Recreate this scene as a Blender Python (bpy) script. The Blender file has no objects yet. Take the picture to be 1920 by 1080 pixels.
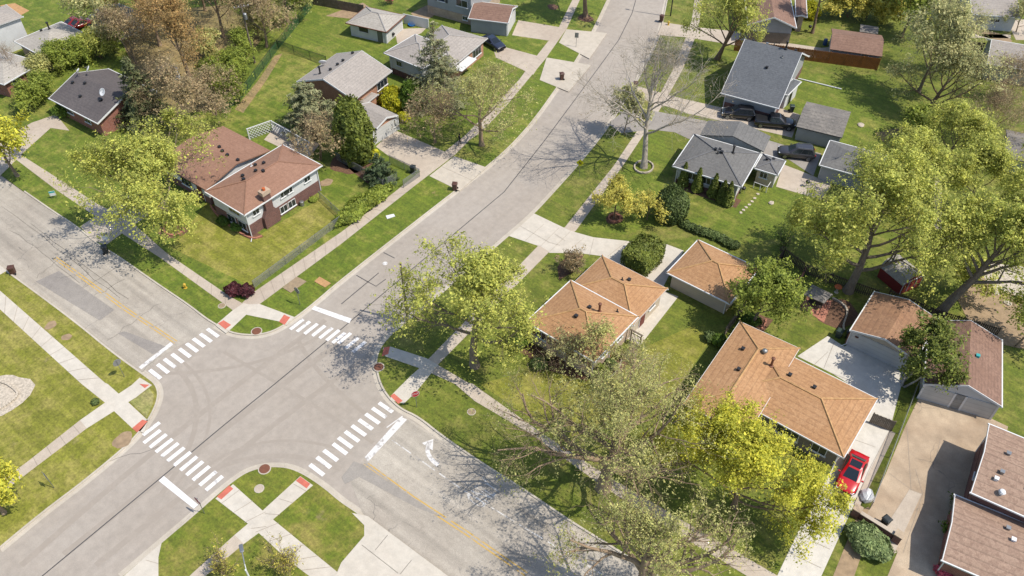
import bpy, bmesh, math, random
import numpy as np
from mathutils import Vector, Matrix
R_ = math.radians
scene = bpy.context.scene
COL = scene.collection

# ------------------------------------------------------------------ camera
CAM_H = 65.0
YAW, PITCH, FPX = R_(37.66), R_(44.75), 1546.0
cd = bpy.data.cameras.new('camera'); cam = bpy.data.objects.new('camera', cd); COL.objects.link(cam)
cam.location = (0, 0, CAM_H); cam.rotation_euler = (math.pi/2 - PITCH, 0, YAW)
cd.sensor_width = 36; cd.lens = FPX/1920*36; cd.clip_start = 1; cd.clip_end = 3000
scene.camera = cam
# ------------------------------------------------------------------ world, sun, exposure
SUN_AZ, SUN_EL = R_(19), R_(57)            # azimuth from +X towards +Y
w = bpy.data.worlds.new('World'); scene.world = w; w.use_nodes = True
nt = w.node_tree; bg = nt.nodes['Background']
sky = nt.nodes.new('ShaderNodeTexSky'); sky.sky_type = 'NISHITA'; sky.sun_disc = False
sky.sun_elevation = SUN_EL; sky.sun_rotation = math.pi/2 - SUN_AZ
nt.links.new(sky.outputs[0], bg.inputs[0]); bg.inputs[1].default_value = 0.15
sl = bpy.data.lights.new('sun', 'SUN'); sl.energy = 4.2; sl.angle = R_(0.5); sl.color = (1, 0.945, 0.85)
so = bpy.data.objects.new('sun', sl); COL.objects.link(so)
sd = Vector((math.cos(SUN_AZ)*math.cos(SUN_EL), math.sin(SUN_AZ)*math.cos(SUN_EL), math.sin(SUN_EL)))
so.rotation_euler = sd.to_track_quat('Z', 'Y').to_euler(); so.location = sd*200
scene.view_settings.view_transform = 'Standard'; scene.view_settings.look = 'None'
scene.view_settings.exposure = 0.4; scene.view_settings.gamma = 1
scene.render.engine = 'CYCLES'
scene.cycles.max_bounces = 6; scene.cycles.transparent_max_bounces = 12

# ------------------------------------------------------------------ photo ray -> ground point
_F = Vector((-math.sin(YAW)*math.cos(PITCH), math.cos(YAW)*math.cos(PITCH), -math.sin(PITCH)))
_Rt = Vector((math.cos(YAW), math.sin(YAW), 0)); _U = _Rt.cross(_F)
G = 0.12                                    # lawn level above the road
def at(x, y, z=G):
    d = _F*FPX + _Rt*(x-960) - _U*(y-540)
    t = (z-CAM_H)/d.z
    return Vector((d.x*t, d.y*t, z))
def zone(z, pts):                           # points read in an enlarged third of the photo
    ox, oy = {1:(0,0),2:(640,0),3:(1280,0),4:(0,360),5:(640,360),6:(1280,360),7:(0,720),8:(640,720),9:(1280,720)}[z]
    return [(ox+a/3, oy+b/3) for a, b in pts]

# ------------------------------------------------------------------ materials
def C(r, g, b, k=0.6):
    f = lambda c: ((c/255+0.055)/1.055)**2.4 if c > 10 else c/255/12.92
    return (f(r)*k, f(g)*k, f(b)*k, 1)
class NT:
    def __init__(s, name):
        s.m = bpy.data.materials.new(name); s.m.use_nodes = True
        s.t = s.m.node_tree; s.b = s.t.nodes['Principled BSDF']
        s.b.inputs['Roughness'].default_value = 0.85
    def n(s, typ, **kw):
        nd = s.t.nodes.new(typ)
        for k, v in kw.items(): setattr(nd, k, v)
        return nd
    def l(s, a, b): s.t.links.new(a, b)
    def pos(s, scale=(1,1,1), obj=False):
        src = s.n('ShaderNodeTexCoord').outputs['Object'] if obj else s.n('ShaderNodeNewGeometry').outputs['Position']
        mp = s.n('ShaderNodeMapping'); mp.inputs['Scale'].default_value = scale
        s.l(src, mp.inputs[0]); return mp.outputs[0]
    def noise(s, vec, scale, detail=3, rough=.55):
        nd = s.n('ShaderNodeTexNoise'); nd.inputs['Scale'].default_value = scale; nd.inputs['Detail'].default_value = detail
        nd.inputs['Roughness'].default_value = rough; s.l(vec, nd.inputs['Vector']); return nd.outputs[0]
    def ramp(s, fac, stops):
        nd = s.n('ShaderNodeValToRGB'); e = nd.color_ramp.elements
        while len(e) < len(stops): e.new(.5)
        for el, (p, c) in zip(e, stops):
            el.position = p; el.color = c if len(c) == 4 else (*c, 1)
        s.l(fac, nd.inputs[0]); return nd.outputs[0]
    def mix(s, fac, a, b, mode='MIX'):
        nd = s.n('ShaderNodeMix', data_type='RGBA', blend_type=mode)
        if isinstance(fac, (int, float)): nd.inputs[0].default_value = fac
        else: s.l(fac, nd.inputs[0])
        for i, v in ((6, a), (7, b)):
            if isinstance(v, tuple): nd.inputs[i].default_value = v
            else: s.l(v, nd.inputs[i])
        return nd.outputs[2]
    def grey(s, fac, lo, hi, a=.3, b=.7):
        return s.ramp(fac, [(a, (lo, lo, lo, 1)), (b, (hi, hi, hi, 1))])
    def out(s, col, rough=None, bump=None, bs=.3, bd=.02):
        if isinstance(col, tuple): s.b.inputs['Base Color'].default_value = col
        else: s.l(col, s.b.inputs['Base Color'])
        if rough is not None: s.b.inputs['Roughness'].default_value = rough
        if bump is not None:
            nd = s.n('ShaderNodeBump'); nd.inputs['Strength'].default_value = bs; nd.inputs['Distance'].default_value = bd
            s.l(bump, nd.inputs['Height']); s.l(nd.outputs[0], s.b.inputs['Normal'])
        return s.m
_mats = {}
def plain(name, col, rough=.7, metal=0, var=.15, scale=3.0, obj=True):
    if name in _mats: return _mats[name]
    n = NT(name); p = n.pos(obj=obj)
    c = n.mix(1.0, col, n.grey(n.noise(p, scale), 1-var, 1+var), 'MULTIPLY')
    n.b.inputs['Metallic'].default_value = metal
    _mats[name] = n.out(c, rough); return _mats[name]
def lawn_mat(name, g1, g2, dry, amt=.5, dirt=None):
    n = NT(name); p = n.pos()
    big = n.noise(p, .09, 4, .6); mid = n.noise(p, .55, 4, .65); fine = n.noise(p, 4.5, 4, .75)
    # mown grain: streaks along the street grid
    st = n.noise(n.pos((.12, 1.6, 1)), 1.2, 3, .6)
    c = n.mix(n.ramp(mid, [(.35, (0,0,0)), (.65, (1,1,1))]), g1, g2)
    d = n.mix(.5, big, mid)
    c = n.mix(n.ramp(d, [(.62-amt*.24, (0,0,0)), (.78-amt*.2, (.85,.85,.85))]), c, dry)
    if dirt: c = n.mix(n.ramp(n.noise(p, .23, 5, .7), [(.66, (0,0,0)), (.76, (.7,.7,.7))]), c, dirt)
    c = n.mix(1, c, n.grey(fine, .58, 1.42, .3, .7), 'MULTIPLY')
    c = n.mix(1, c, n.grey(st, .82, 1.2), 'MULTIPLY')
    return n.out(c, .95, n.noise(p, 6, 3, .8), .7, .06)
M = {}
M['lawn_n'] = lawn_mat('lawn_lush', C(98,118,26), C(122,134,38), C(170,160,84), .48, C(180,152,108))
M['lawn_w'] = lawn_mat('lawn_dry', C(130,132,40), C(150,148,56), C(178,164,92), .6, C(170,150,112))
M['lawn_e'] = lawn_mat('lawn_shade', C(104,118,32), C(126,132,44), C(160,150,82), .5, C(160,138,104))  # east block's own grass greens, with dry and bare patches
M['lawn_s'] = lawn_mat('lawn_olive', C(110,124,32), C(134,136,46), C(166,150,84), .55, C(150,130,100))
M['lawn_lot'] = lawn_mat('lawn_bright', C(102,121,26), C(124,135,42), C(162,154,76), .42)
M['lawn_old'] = lawn_mat('lawn_thin', C(120,134,52), C(140,146,68), C(182,170,112), .9, C(186,164,124))
def road_mat(name, base, alt, cracks=.5, speck=.12, streak=None, sc=.06):
    n = NT(name); p = n.pos()
    c = n.mix(n.ramp(n.noise(p, .12, 4, .6), [(.35, (0,0,0)), (.65, (1,1,1))]), base, alt)
    c = n.mix(1, c, n.grey(n.noise(p, 1.3, 4, .7), .9, 1.1), 'MULTIPLY')
    c = n.mix(1, c, n.grey(n.noise(p, 14, 2, .8), 1-speck, 1+speck), 'MULTIPLY')
    if streak: c = n.mix(1, c, n.grey(n.noise(n.pos(streak), 1.0, 4, .6), 1-sc, 1+sc), 'MULTIPLY')
    if cracks:
        v = n.n('ShaderNodeTexVoronoi', feature='DISTANCE_TO_EDGE'); v.inputs['Scale'].default_value = .33
        nz = n.n('ShaderNodeTexNoise'); nz.inputs['Scale'].default_value = .9; nz.inputs['Detail'].default_value = 4; n.l(p, nz.inputs['Vector'])
        wp = n.mix(1.0, p, nz.outputs[1], 'ADD')
        n.l(wp, v.inputs['Vector'])
        k = n.ramp(v.outputs[0], [(0, (1,1,1)), (.012, (0,0,0))])
        k2 = n.mix(1, k, n.ramp(n.noise(p, .2, 2), [(.5, (0,0,0)), (.62, (1,1,1))]), 'MULTIPLY')
        kk = n.n('ShaderNodeMath', operation='MULTIPLY'); kk.inputs[1].default_value = cracks; n.l(k2, kk.inputs[0])
        c = n.mix(kk.outputs[0], c, C(95,92,90))
    return n.out(c, .9, n.noise(p, 20, 2), .25, .01)
M['asphalt'] = road_mat('asphalt_pale', C(184,172,158), C(192,181,168), 0, .1, (.9,.05,1), .05)
M['asphalt_old'] = road_mat('asphalt_cracked', C(182,171,156), C(200,190,175), .7, .2, (.04,1.0,1), .2)
M['asphalt_dark'] = road_mat('asphalt_patch', C(168,160,150), C(178,170,160), .4, .15)
M['asphalt_drive'] = road_mat('asphalt_drive', C(160,152,144), C(176,168,158), .7, .2)
M['concrete'] = road_mat('concrete_pale', C(222,211,194), C(229,220,205), 0, .07)
M['concrete_apron'] = road_mat('concrete_apron', C(210,198,180), C(220,208,190), .1, .1)
M['concrete_new'] = road_mat('concrete_white', C(228,220,206), C(236,229,217), .0, .08)
M['concrete_old'] = road_mat('concrete_weathered', C(202,185,166), C(215,200,181), .2, .14)
M['concrete_stain'] = road_mat('concrete_stained', C(176,150,122), C(214,192,164), .7, .2, (.45,.45,1), .16)
M['kerb'] = road_mat('kerb_concrete', C(206,194,176), C(221,210,193), .25, .12)
M['seam'] = plain('tar_seam', C(88,86,86), .8)
M['joint'] = plain('slab_joint', C(176,162,146), .9)
M['pad'] = plain('tactile_red', C(222,122,100), .8, var=.12, scale=2)
def paint_mat(name, col, under, wear):
    n = NT(name); p = n.pos()
    k = n.ramp(n.mix(.5, n.noise(p, 3.2, 5, .75), n.noise(p, .8, 2)), [(.5+.1*wear, (1,1,1)), (.58+.1*wear, (0,0,0))])
    return n.out(n.mix(k, under, col), .8)
M['paint'] = paint_mat('road_paint_white', C(246,243,240,.66), C(196,190,186), .6)
M['paint_worn'] = paint_mat('road_paint_worn', C(240,236,232,.64), C(192,186,180), .25)
M['paint_faint'] = paint_mat('road_paint_faint', C(232,228,222,.62), C(188,180,170), -.25)
M['paint_yellow'] = paint_mat('road_paint_yellow', C(224,182,92), C(188,180,168), .1)
M['tyre'] = paint_mat('tyre_sweep', C(179,167,153), C(184,172,158), -.1)
M['mulch'] = plain('bark_mulch', C(120,88,66), .95, var=.4, scale=6)
M['soil'] = plain('bare_soil', C(176,150,118), .95, var=.2, scale=2)
M['litter'] = lawn_mat('leaf_litter', C(150,132,92), C(132,128,66), C(182,150,108), .8)
M['stone'] = plain('pale_stone', C(214,200,180), .9, var=.3, scale=5)
M['brick_edge'] = plain('brick_edging', C(196,132,108), .9, var=.25, scale=5)

def shingle(name, c1, c2, c3, row=.14, contrast=.22):
    n = NT(name); p = n.pos((4.2, 4.2, 1/row))
    v = n.n('ShaderNodeTexVoronoi'); v.inputs['Scale'].default_value = 1.0; v.inputs['Randomness'].default_value = .8
    n.l(p, v.inputs['Vector'])
    g = n.pos()
    c = n.mix(n.ramp(n.noise(g, .35, 4, .6), [(.35, (0,0,0)), (.65, (1,1,1))]), c1, c2)
    sp = n.n('ShaderNodeSeparateColor'); n.l(v.outputs['Color'], sp.inputs[0])
    c = n.mix(n.ramp(sp.outputs[0], [(.2, (0,0,0)), (.9, (.6,.6,.6))]), c, c3)
    sx = n.n('ShaderNodeSeparateXYZ'); n.l(p, sx.inputs[0])
    fr = n.n('ShaderNodeMath', operation='FRACT'); n.l(sx.outputs[2], fr.inputs[0])
    c = n.mix(1, c, n.ramp(fr.outputs[0], [(0, (1-contrast*1.6,)*3), (.25, (1,1,1)), (1, (1+contrast*.3,)*3)]), 'MULTIPLY')
    c = n.mix(1, c, n.grey(n.noise(g, 9, 3, .8), .8, 1.2), 'MULTIPLY')
    return n.out(c, .92, fr.outputs[0], .25, .02)
M['r_tan'] = shingle('shingle_tan', C(198,150,104), C(206,160,116), C(176,130,90), contrast=.14)
M['r_tan2'] = shingle('shingle_tan_faded', C(180,140,108), C(170,128,96), C(146,108,84), contrast=.12)
M['r_brown'] = shingle('shingle_brown', C(166,125,102), C(174,133,110), C(154,114,93), contrast=.06)
M['r_red'] = shingle('shingle_red_brown', C(150,116,98), C(160,126,108), C(128,98,84), contrast=.14)
M['r_mauve'] = shingle('shingle_mauve', C(178,148,126), C(186,156,134), C(152,122,104), contrast=.18)
M['r_grey'] = shingle('shingle_grey', C(182,172,162), C(190,180,170), C(164,156,148), contrast=.12)
M['r_slate'] = shingle('shingle_slate', C(112,115,119), C(120,123,127), C(98,101,106), contrast=.12)
M['r_mid'] = shingle('shingle_mid_grey', C(126,124,121), C(134,132,129), C(112,110,108), contrast=.12)
M['r_char'] = shingle('shingle_charcoal', C(104,96,95), C(114,106,104), C(92,86,86), contrast=.12)
M['r_worn'] = shingle('shingle_worn', C(160,152,142), C(134,128,122), C(112,108,104), contrast=.2)
M['r_warm'] = shingle('shingle_warm_grey', C(192,184,172), C(200,192,180), C(172,164,152), contrast=.12)

def siding(name, col, step=.2, dark=.72):
    n = NT(name); p = n.pos((1,1,1/step)); sx = n.n('ShaderNodeSeparateXYZ'); n.l(p, sx.inputs[0])
    fr = n.n('ShaderNodeMath', operation='FRACT'); n.l(sx.outputs[2], fr.inputs[0])
    c = n.mix(1, col, n.ramp(fr.outputs[0], [(0, (dark,)*3), (.18, (1,1,1)), (1, (1.03,)*3)]), 'MULTIPLY')
    c = n.mix(1, c, n.grey(n.noise(n.pos(), .9, 4), .92, 1.06), 'MULTIPLY')
    return n.out(c, .75, fr.outputs[0], .2, .02)
def brick(name, c1, c2, mortar):
    n = NT(name); g = n.n('ShaderNodeNewGeometry'); sx = n.n('ShaderNodeSeparateXYZ'); n.l(g.outputs['Position'], sx.inputs[0])
    ad = n.n('ShaderNodeMath', operation='ADD'); n.l(sx.outputs[0], ad.inputs[0]); n.l(sx.outputs[1], ad.inputs[1])
    cb = n.n('ShaderNodeCombineXYZ'); n.l(ad.outputs[0], cb.inputs[0]); n.l(sx.outputs[2], cb.inputs[1])
    b = n.n('ShaderNodeTexBrick'); b.inputs['Color1'].default_value = c1; b.inputs['Color2'].default_value = c2; b.inputs['Mortar'].default_value = mortar
    b.inputs['Scale'].default_value = 1; b.inputs['Brick Width'].default_value = .24; b.inputs['Row Height'].default_value = .085; b.inputs['Mortar Size'].default_value = .009
    n.l(cb.outputs[0], b.inputs['Vector'])
    c = n.mix(1, b.outputs[0], n.grey(n.noise(n.pos(), 1.2, 4), .85, 1.12), 'MULTIPLY')
    return n.out(c, .9)
M['w_white'] = siding('siding_white', C(238,238,236))
M['w_grey'] = siding('siding_grey', C(184,186,188))
M['w_sage'] = siding('siding_sage', C(188,192,184))
M['w_cream'] = siding('siding_cream', C(224,208,184), .3, .86)
M['w_red'] = siding('siding_barn_red', C(150,48,44), .22, .8)
M['b_brown'] = brick('brick_brown', C(134,88,78), C(112,72,66), C(150,126,116))
M['b_orange'] = brick('brick_orange', C(206,142,104), C(186,122,88), C(214,190,168))
M['b_red'] = brick('brick_red', C(168,96,76), C(146,80,64), C(190,160,144))
M['b_tan'] = brick('brick_tan', C(214,186,160), C(200,168,140), C(220,204,186))
M['b_grey'] = brick('brick_dim', C(140,128,112), C(124,112,98), C(160,150,138))
M['trim'] = plain('trim_white', C(240,240,238,.68), .6, var=.04)
M['cap_tan'] = plain('ridge_tan', C(208,164,112), .9, var=.2)
M['cap_tanf'] = plain('ridge_tan_faded', C(196,156,116), .9, var=.2)
M['cap_grey'] = plain('ridge_grey', C(186,180,174), .9, var=.15)
M['cap_mid'] = plain('ridge_mid', C(128,128,130), .9, var=.15)
M['cap_brown'] = plain('ridge_brown', C(164,123,100), .9, var=.15)
M['trim_dark'] = plain('trim_dark', C(70,72,76), .6)
M['trim_brown'] = plain('trim_brown', C(134,84,60), .7)
M['gdoor'] = siding('garage_door_white', C(228,226,220), .53, .8)
M['door_red'] = plain('door_red', C(124,52,40), .6)
M['door_grey'] = plain('door_grey', C(120,122,112), .6)
M['shutter_blue'] = plain('shutter_blue', C(56,72,104), .6)
M['shutter_red'] = plain('shutter_red', C(122,66,52), .6)
M['metal'] = plain('galvanised', C(176,178,178), .4, .7, .1)
M['metal_dark'] = plain('dark_metal', C(62,62,64), .5, .4)
M['wood_grey'] = plain('weathered_wood', C(132,118,102), .9, var=.3, scale=2)
M['wood_dark'] = plain('dark_wood', C(92,76,66), .9, var=.3, scale=2)
M['wood_brown'] = plain('stained_wood', C(160,98,44), .85, var=.16, scale=1.5)
M['wood_pine'] = plain('pine_wood', C(218,172,112), .85, var=.15, scale=2)
M['bin_brown'] = plain('bin_brown', C(96,62,50), .55)
M['bin_dark'] = plain('bin_dark', C(44,50,50), .5)
M['bin_green'] = plain('bin_green', C(52,70,62), .5)
M['bin_blue'] = plain('bin_blue', C(54,92,146), .5)
M['rubber'] = plain('rubber', C(34,34,36), .8)
M['rim'] = plain('alloy', C(168,170,174), .35, .8)
M['white_plastic'] = plain('white_plastic', C(240,240,238,.66), .5, var=.04)
M['sign_red'] = plain('sign_red', C(200,24,44), .5, var=.04)
M['sign_white'] = plain('sign_white', C(244,244,244,.66), .5, var=.04)
M['sign_back'] = plain('sign_back', C(168,170,172), .45, .5, .06)
M['sign_yellow'] = plain('sign_yellow', C(224,220,20), .5, var=.04)
M['black'] = plain('black_plastic', C(24,24,26), .5)
M['hydrant'] = plain('hydrant_yellow', C(226,186,62), .5)
M['teal'] = plain('teal_paint', C(70,190,190), .5)
M['blue'] = plain('blue_plastic', C(48,128,204), .45)
M['skin'] = plain('skin', C(206,160,132), .6)
M['cloth_black'] = plain('black_cloth', C(30,30,34), .9)
M['hair'] = plain('dark_hair', C(42,32,28), .8)
M['cardboard'] = plain('board_tan', C(206,160,108), .85)
M['board_grey'] = plain('board_faded', C(172,150,120), .85)
M['clay'] = plain('clay_pot', C(210,108,56), .8)
def glass(name, col=(.02,.025,.03,1)):
    n = NT(name); n.b.inputs['Base Color'].default_value = col; n.b.inputs['Roughness'].default_value = .08
    n.b.inputs['Specular IOR Level'].default_value = .6; return n.m
M['glass'] = glass('window_glass'); M['car_glass'] = glass('car_glass', (.012,.016,.02,1))
def carpaint(name, col, metal=.0):
    n = NT(name); p = n.pos(obj=True)
    n.l(n.mix(1, col, n.grey(n.noise(p, 2.5, 3), .93, 1.07), 'MULTIPLY'), n.b.inputs['Base Color'])
    n.b.inputs['Roughness'].default_value = .28; n.b.inputs['Metallic'].default_value = metal
    n.b.inputs['Coat Weight'].default_value = .6; n.b.inputs['Coat Roughness'].default_value = .06; return n.m
M['p_red'] = carpaint('car_red', C(214,22,30)); M['p_black'] = carpaint('car_black', C(26,26,32))
M['p_grey'] = carpaint('car_grey', C(82,80,84), .3); M['p_blue'] = carpaint('car_navy', C(48,54,72)); M['p_maroon'] = carpaint('car_maroon', C(150,30,36))
M['lamp_glass'] = glass('lamp_glass', (.6,.62,.64,1)); M['tail_red'] = glass('tail_red', (.35,.01,.01,1))
def leafmat(name, stops, trans=.35):
    n = NT(name); g = n.n('ShaderNodeNewGeometry')
    c = n.ramp(g.outputs['Random Per Island'], [(i/(len(stops)-1), s) for i, s in enumerate(stops)])
    c = n.mix(1, c, n.grey(n.noise(n.pos(), .8, 3, .6), .62, 1.36), 'MULTIPLY')
    n.l(c, n.b.inputs['Base Color']); n.b.inputs['Roughness'].default_value = .6; n.b.inputs['Specular IOR Level'].default_value = .25
    tr = n.n('ShaderNodeBsdfTranslucent'); n.l(c, tr.inputs[0])
    mx = n.n('ShaderNodeMixShader'); mx.inputs[0].default_value = trans
    n.l(n.b.outputs[0], mx.inputs[1]); n.l(tr.outputs[0], mx.inputs[2])
    n.l(mx.outputs[0], n.t.nodes['Material Output'].inputs[0]); return n.m
def leaves3(name, r, g, b, trans=.42, k=1.0):
    return leafmat(name, [C(r*.72, g*.76, b*.7, k), C(r, g, b, k), C(min(255, r*1.16), min(255, g*1.12), b*1.1, k)], trans)
M['l_maple'] = leaves3('leaf_spring_green', 172, 175, 88, .43, 1.14)
M['l_yellow'] = leaves3('leaf_yellow_green', 188, 186, 72, .43, 1.08)
M['l_gold'] = leaves3('leaf_gold', 190, 182, 90, .42, 1.05)
M['l_green'] = leaves3('leaf_green', 140, 152, 66, .42, 1.0)
M['l_deep'] = leaves3('leaf_deep_green', 98, 122, 48)
M['l_pale'] = leaves3('leaf_grey_green', 180, 178, 124, .4, .95)
M['l_willow'] = leaves3('leaf_pale_olive', 172, 171, 108, .42, 1.08)
M['l_rust'] = leaves3('leaf_rusty_bud', 178, 148, 96, .4, .9)
M['l_brown'] = leaves3('leaf_brown_bud', 168, 150, 114, .4, .95)
M['l_purple'] = leaves3('leaf_purple', 92, 48, 54, .2, .7)
M['l_spruce'] = leaves3('needle_spruce', 112, 118, 78, .2, .85)
M['l_pine'] = leaves3('needle_pine', 140, 142, 104, .2, .9)
M['l_fir'] = leaves3('needle_fir', 82, 98, 66, .15, .8)
M['l_arbor'] = leaves3('leaf_arborvitae', 116, 126, 54, .2, .85)
M['l_lime'] = leaves3('leaf_lime', 176, 174, 40, .2, .85)
M['l_box'] = leaves3('leaf_boxwood', 96, 112, 62, .15, .85)
M['l_juniper'] = leaves3('leaf_juniper', 132, 148, 96, .2, .85)
M['l_pink'] = leaves3('leaf_pink', 196, 90, 104, .2)
def bark(name, c1, c2):
    n = NT(name); p = n.pos((1,1,.35), obj=True)
    c = n.mix(n.ramp(n.noise(p, 4, 4, .7), [(.35, (0,0,0)), (.65, (1,1,1))]), c1, c2)
    return n.out(c, .95, n.noise(p, 9, 3), .5, .03)
M['k_grey'] = bark('bark_grey', C(132,116,98), C(162,146,126)); M['k_pale'] = bark('bark_pale', C(226,214,196), C(178,164,146))
M['k_brown'] = bark('bark_brown', C(136,110,84), C(162,136,110)); M['k_tan'] = bark('bark_tan', C(160,134,108), C(182,158,130))
M['k_white'] = bark('bark_white', C(224,216,204), C(150,140,128))

# ------------------------------------------------------------------ mesh building
class MB:
    def __init__(s): s.v = []; s.f = []; s.mi = []; s.mats = []
    def mat(s, m):
        if m not in s.mats: s.mats.append(m)
        return s.mats.index(m)
    def add(s, vs, fs, m=None):
        o = len(s.v); s.v += [tuple(v) for v in vs]; s.f += [tuple(i+o for i in f) for f in fs]
        s.mi += [0 if m is None else s.mat(m)]*len(fs); return s
    def box(s, c, size, rz=0, m=None, u=None):
        hx, hy, hz = size[0]/2, size[1]/2, size[2]/2
        if u is None: u = (math.cos(rz), math.sin(rz))
        vs = []
        for dz in (-hz, hz):
            for dx, dy in ((-hx,-hy),(hx,-hy),(hx,hy),(-hx,hy)):
                vs.append((c[0]+dx*u[0]-dy*u[1], c[1]+dx*u[1]+dy*u[0], c[2]+dz))
        return s.add(vs, [(3,2,1,0),(4,5,6,7),(0,1,5,4),(1,2,6,5),(2,3,7,6),(3,0,4,7)], m)
    def prism(s, poly, z0, z1, m=None, bottom=True):
        n = len(poly); a = sum(poly[i][0]*poly[(i+1)%n][1]-poly[(i+1)%n][0]*poly[i][1] for i in range(n))
        if a < 0: poly = poly[::-1]
        vs = [(p[0], p[1], z0) for p in poly]+[(p[0], p[1], z1) for p in poly]
        fs = [tuple(range(n, 2*n))]+[(i, (i+1)%n, n+(i+1)%n, n+i) for i in range(n)]
        if bottom: fs.append(tuple(range(n-1, -1, -1)))
        return s.add(vs, fs, m)
    def sheet(s, poly, z, m=None):
        n = len(poly); a = sum(poly[i][0]*poly[(i+1)%n][1]-poly[(i+1)%n][0]*poly[i][1] for i in range(n))
        if a < 0: poly = poly[::-1]
        return s.add([(p[0], p[1], z) for p in poly], [tuple(range(n))], m)
    def tube(s, pts, r, n=6, m=None, cap=True):
        pts = [Vector(p) for p in pts]; rs = r if isinstance(r, (list, tuple)) else [r]*len(pts)
        vs = []; fs = []
        for i, p in enumerate(pts):
            d = (pts[min(i+1, len(pts)-1)]-pts[max(i-1, 0)]).normalized()
            a = d.orthogonal().normalized(); b = d.cross(a)
            vs += [p+(a*math.cos(2*math.pi*k/n)+b*math.sin(2*math.pi*k/n))*rs[i] for k in range(n)]
        for i in range(len(pts)-1):
            fs += [(i*n+k, i*n+(k+1)%n, (i+1)*n+(k+1)%n, (i+1)*n+k) for k in range(n)]
        if cap: fs += [tuple(range(n-1, -1, -1)), tuple(range((len(pts)-1)*n, len(pts)*n))]
        return s.add(vs, fs, m)
    def lathe(s, c, prof, n=12, m=None):
        vs = [(c[0]+r*math.cos(2*math.pi*k/n), c[1]+r*math.sin(2*math.pi*k/n), c[2]+z) for r, z in prof for k in range(n)]
        fs = [(i*n+k, i*n+(k+1)%n, (i+1)*n+(k+1)%n, (i+1)*n+k) for i in range(len(prof)-1) for k in range(n)]
        fs += [tuple(range(n-1, -1, -1)), tuple(range((len(prof)-1)*n, len(prof)*n))]
        return s.add(vs, fs, m)
    def loft(s, rings, m=None):
        n = len(rings[0]); vs = [v for r in rings for v in r]
        fs = [(i*n+k, i*n+(k+1)%n, (i+1)*n+(k+1)%n, (i+1)*n+k) for i in range(len(rings)-1) for k in range(n)]
        fs += [tuple(range(n-1, -1, -1)), tuple(range((len(rings)-1)*n, len(rings)*n))]
        return s.add(vs, fs, m)
    def build(s, name, m=None, parent=None, smooth=False, bevel=0):
        if not s.f: return None
        base = parent
        off = Vector((0,0,0))
        while base is not None: off = off + base.location; base = base.parent
        me = bpy.data.meshes.new(name)
        me.from_pydata([(v[0]-off.x, v[1]-off.y, v[2]-off.z) for v in s.v], [], s.f)
        if s.mats:
            for mm in s.mats: me.materials.append(mm)
            me.polygons.foreach_set('material_index', s.mi)
        elif m is not None: me.materials.append(m)
        if smooth: me.polygons.foreach_set('use_smooth', [True]*len(me.polygons))
        bm = bmesh.new(); bm.from_mesh(me); bmesh.ops.recalc_face_normals(bm, faces=bm.faces); bm.to_mesh(me); bm.free()
        o = bpy.data.objects.new(name, me); COL.objects.link(o)
        if parent is not None: o.parent = parent
        if bevel:
            b = o.modifiers.new('bevel', 'BEVEL'); b.width = bevel; b.segments = 2; b.limit_method = 'ANGLE'; b.angle_limit = R_(25)
        return o
def empty(name, loc, label=None, cat=None, group=None):
    o = bpy.data.objects.new(name, None); COL.objects.link(o); o.location = loc; o.empty_display_size = .3
    if label: tag(o, label, cat, group)
    return o
def tag(o, label, cat, group=None):
    o['label'] = label; o['category'] = cat
    if group: o['group'] = group
    return o
def struct(o, kind='structure'):
    o['kind'] = kind; return o

# ------------------------------------------------------------------ ground: base, road, blocks
mb = MB(); mb.sheet([(-1500,-1500),(1500,-1500),(1500,1500),(-1500,1500)], -.3); struct(mb.build('ground', M['lawn_old']))
roadA = [at(*p, 0) for p in [(0,1030),(230,1080),(1140,0),(1250,0)]]
def X2(v): return (v.x, v.y)
kN = zone(4, [(135,0),(300,115),(440,205),(560,310),(640,350),(880,520),(1060,640),(1150,712),(1215,752),(1280,788),(1340,806),(1440,812),(1540,790),(1640,730),(1760,640)])+zone(5, [(0,500),(640,0)])+zone(2, [(850,920),(980,800),(1100,660),(1240,460),(1310,365),(1410,190),(1500,0)])
kE = [(1250,0),(1240,50),(1232,80),(1213,118),(1190,160),(1165,200),(1130,253),(1085,308),(1040,358)]+zone(5, [(1080,125),(930,255)])+[(840,540),(770,598),(737,623),(712,650),(703,677),(707,705),(716,730),(732,752),(753,770)]+zone(8, [(430,190),(560,295),(770,440),(1010,590),(1280,775),(1500,910),(1760,1075)])
kW = zone(7, [(0,930),(240,730),(480,550),(720,350),(800,262),(850,190),(888,110),(898,50),(880,0)])+zone(4, [(830,1040),(640,905),(440,740),(240,590),(75,470),(0,415)])
kS = zone(7, [(680,1085),(920,880),(1080,745),(1220,620),(1310,545),(1390,492),(1480,466),(1570,462),(1650,475),(1740,520),(1840,590),(1920,660)])+zone(8, [(100,725),(250,850),(400,960),(560,1075)])
def wpts(l, z=0): return [at(*p, z) for p in l]
def smooth_line(pts, n=2):
    for _ in range(n):
        q = [pts[0]]
        for a, b in zip(pts[:-1], pts[1:]): q += [a*.75+b*.25, a*.25+b*.75]
        q.append(pts[-1]); pts = q
    return pts
KN, KE, KW, KS = [smooth_line(wpts(k)) for k in (kN, kE, kW, kS)]
def ext(p, q, d): v = (p-q).normalized(); return p+v*d
KN = [Vector((-420, KN[0].y+2, 0))]+KN+[ext(KN[-1], KN[-6], 30)+Vector((3,0,0)), ext(KN[-1], KN[-6], 300)+Vector((90,0,0))]
KE = [ext(KE[0], KE[5], 300)+Vector((92,0,0)), ext(KE[0], KE[5], 30)+Vector((3,0,0))]+KE+[Vector((420, KE[-1].y-2, 0))]
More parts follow.
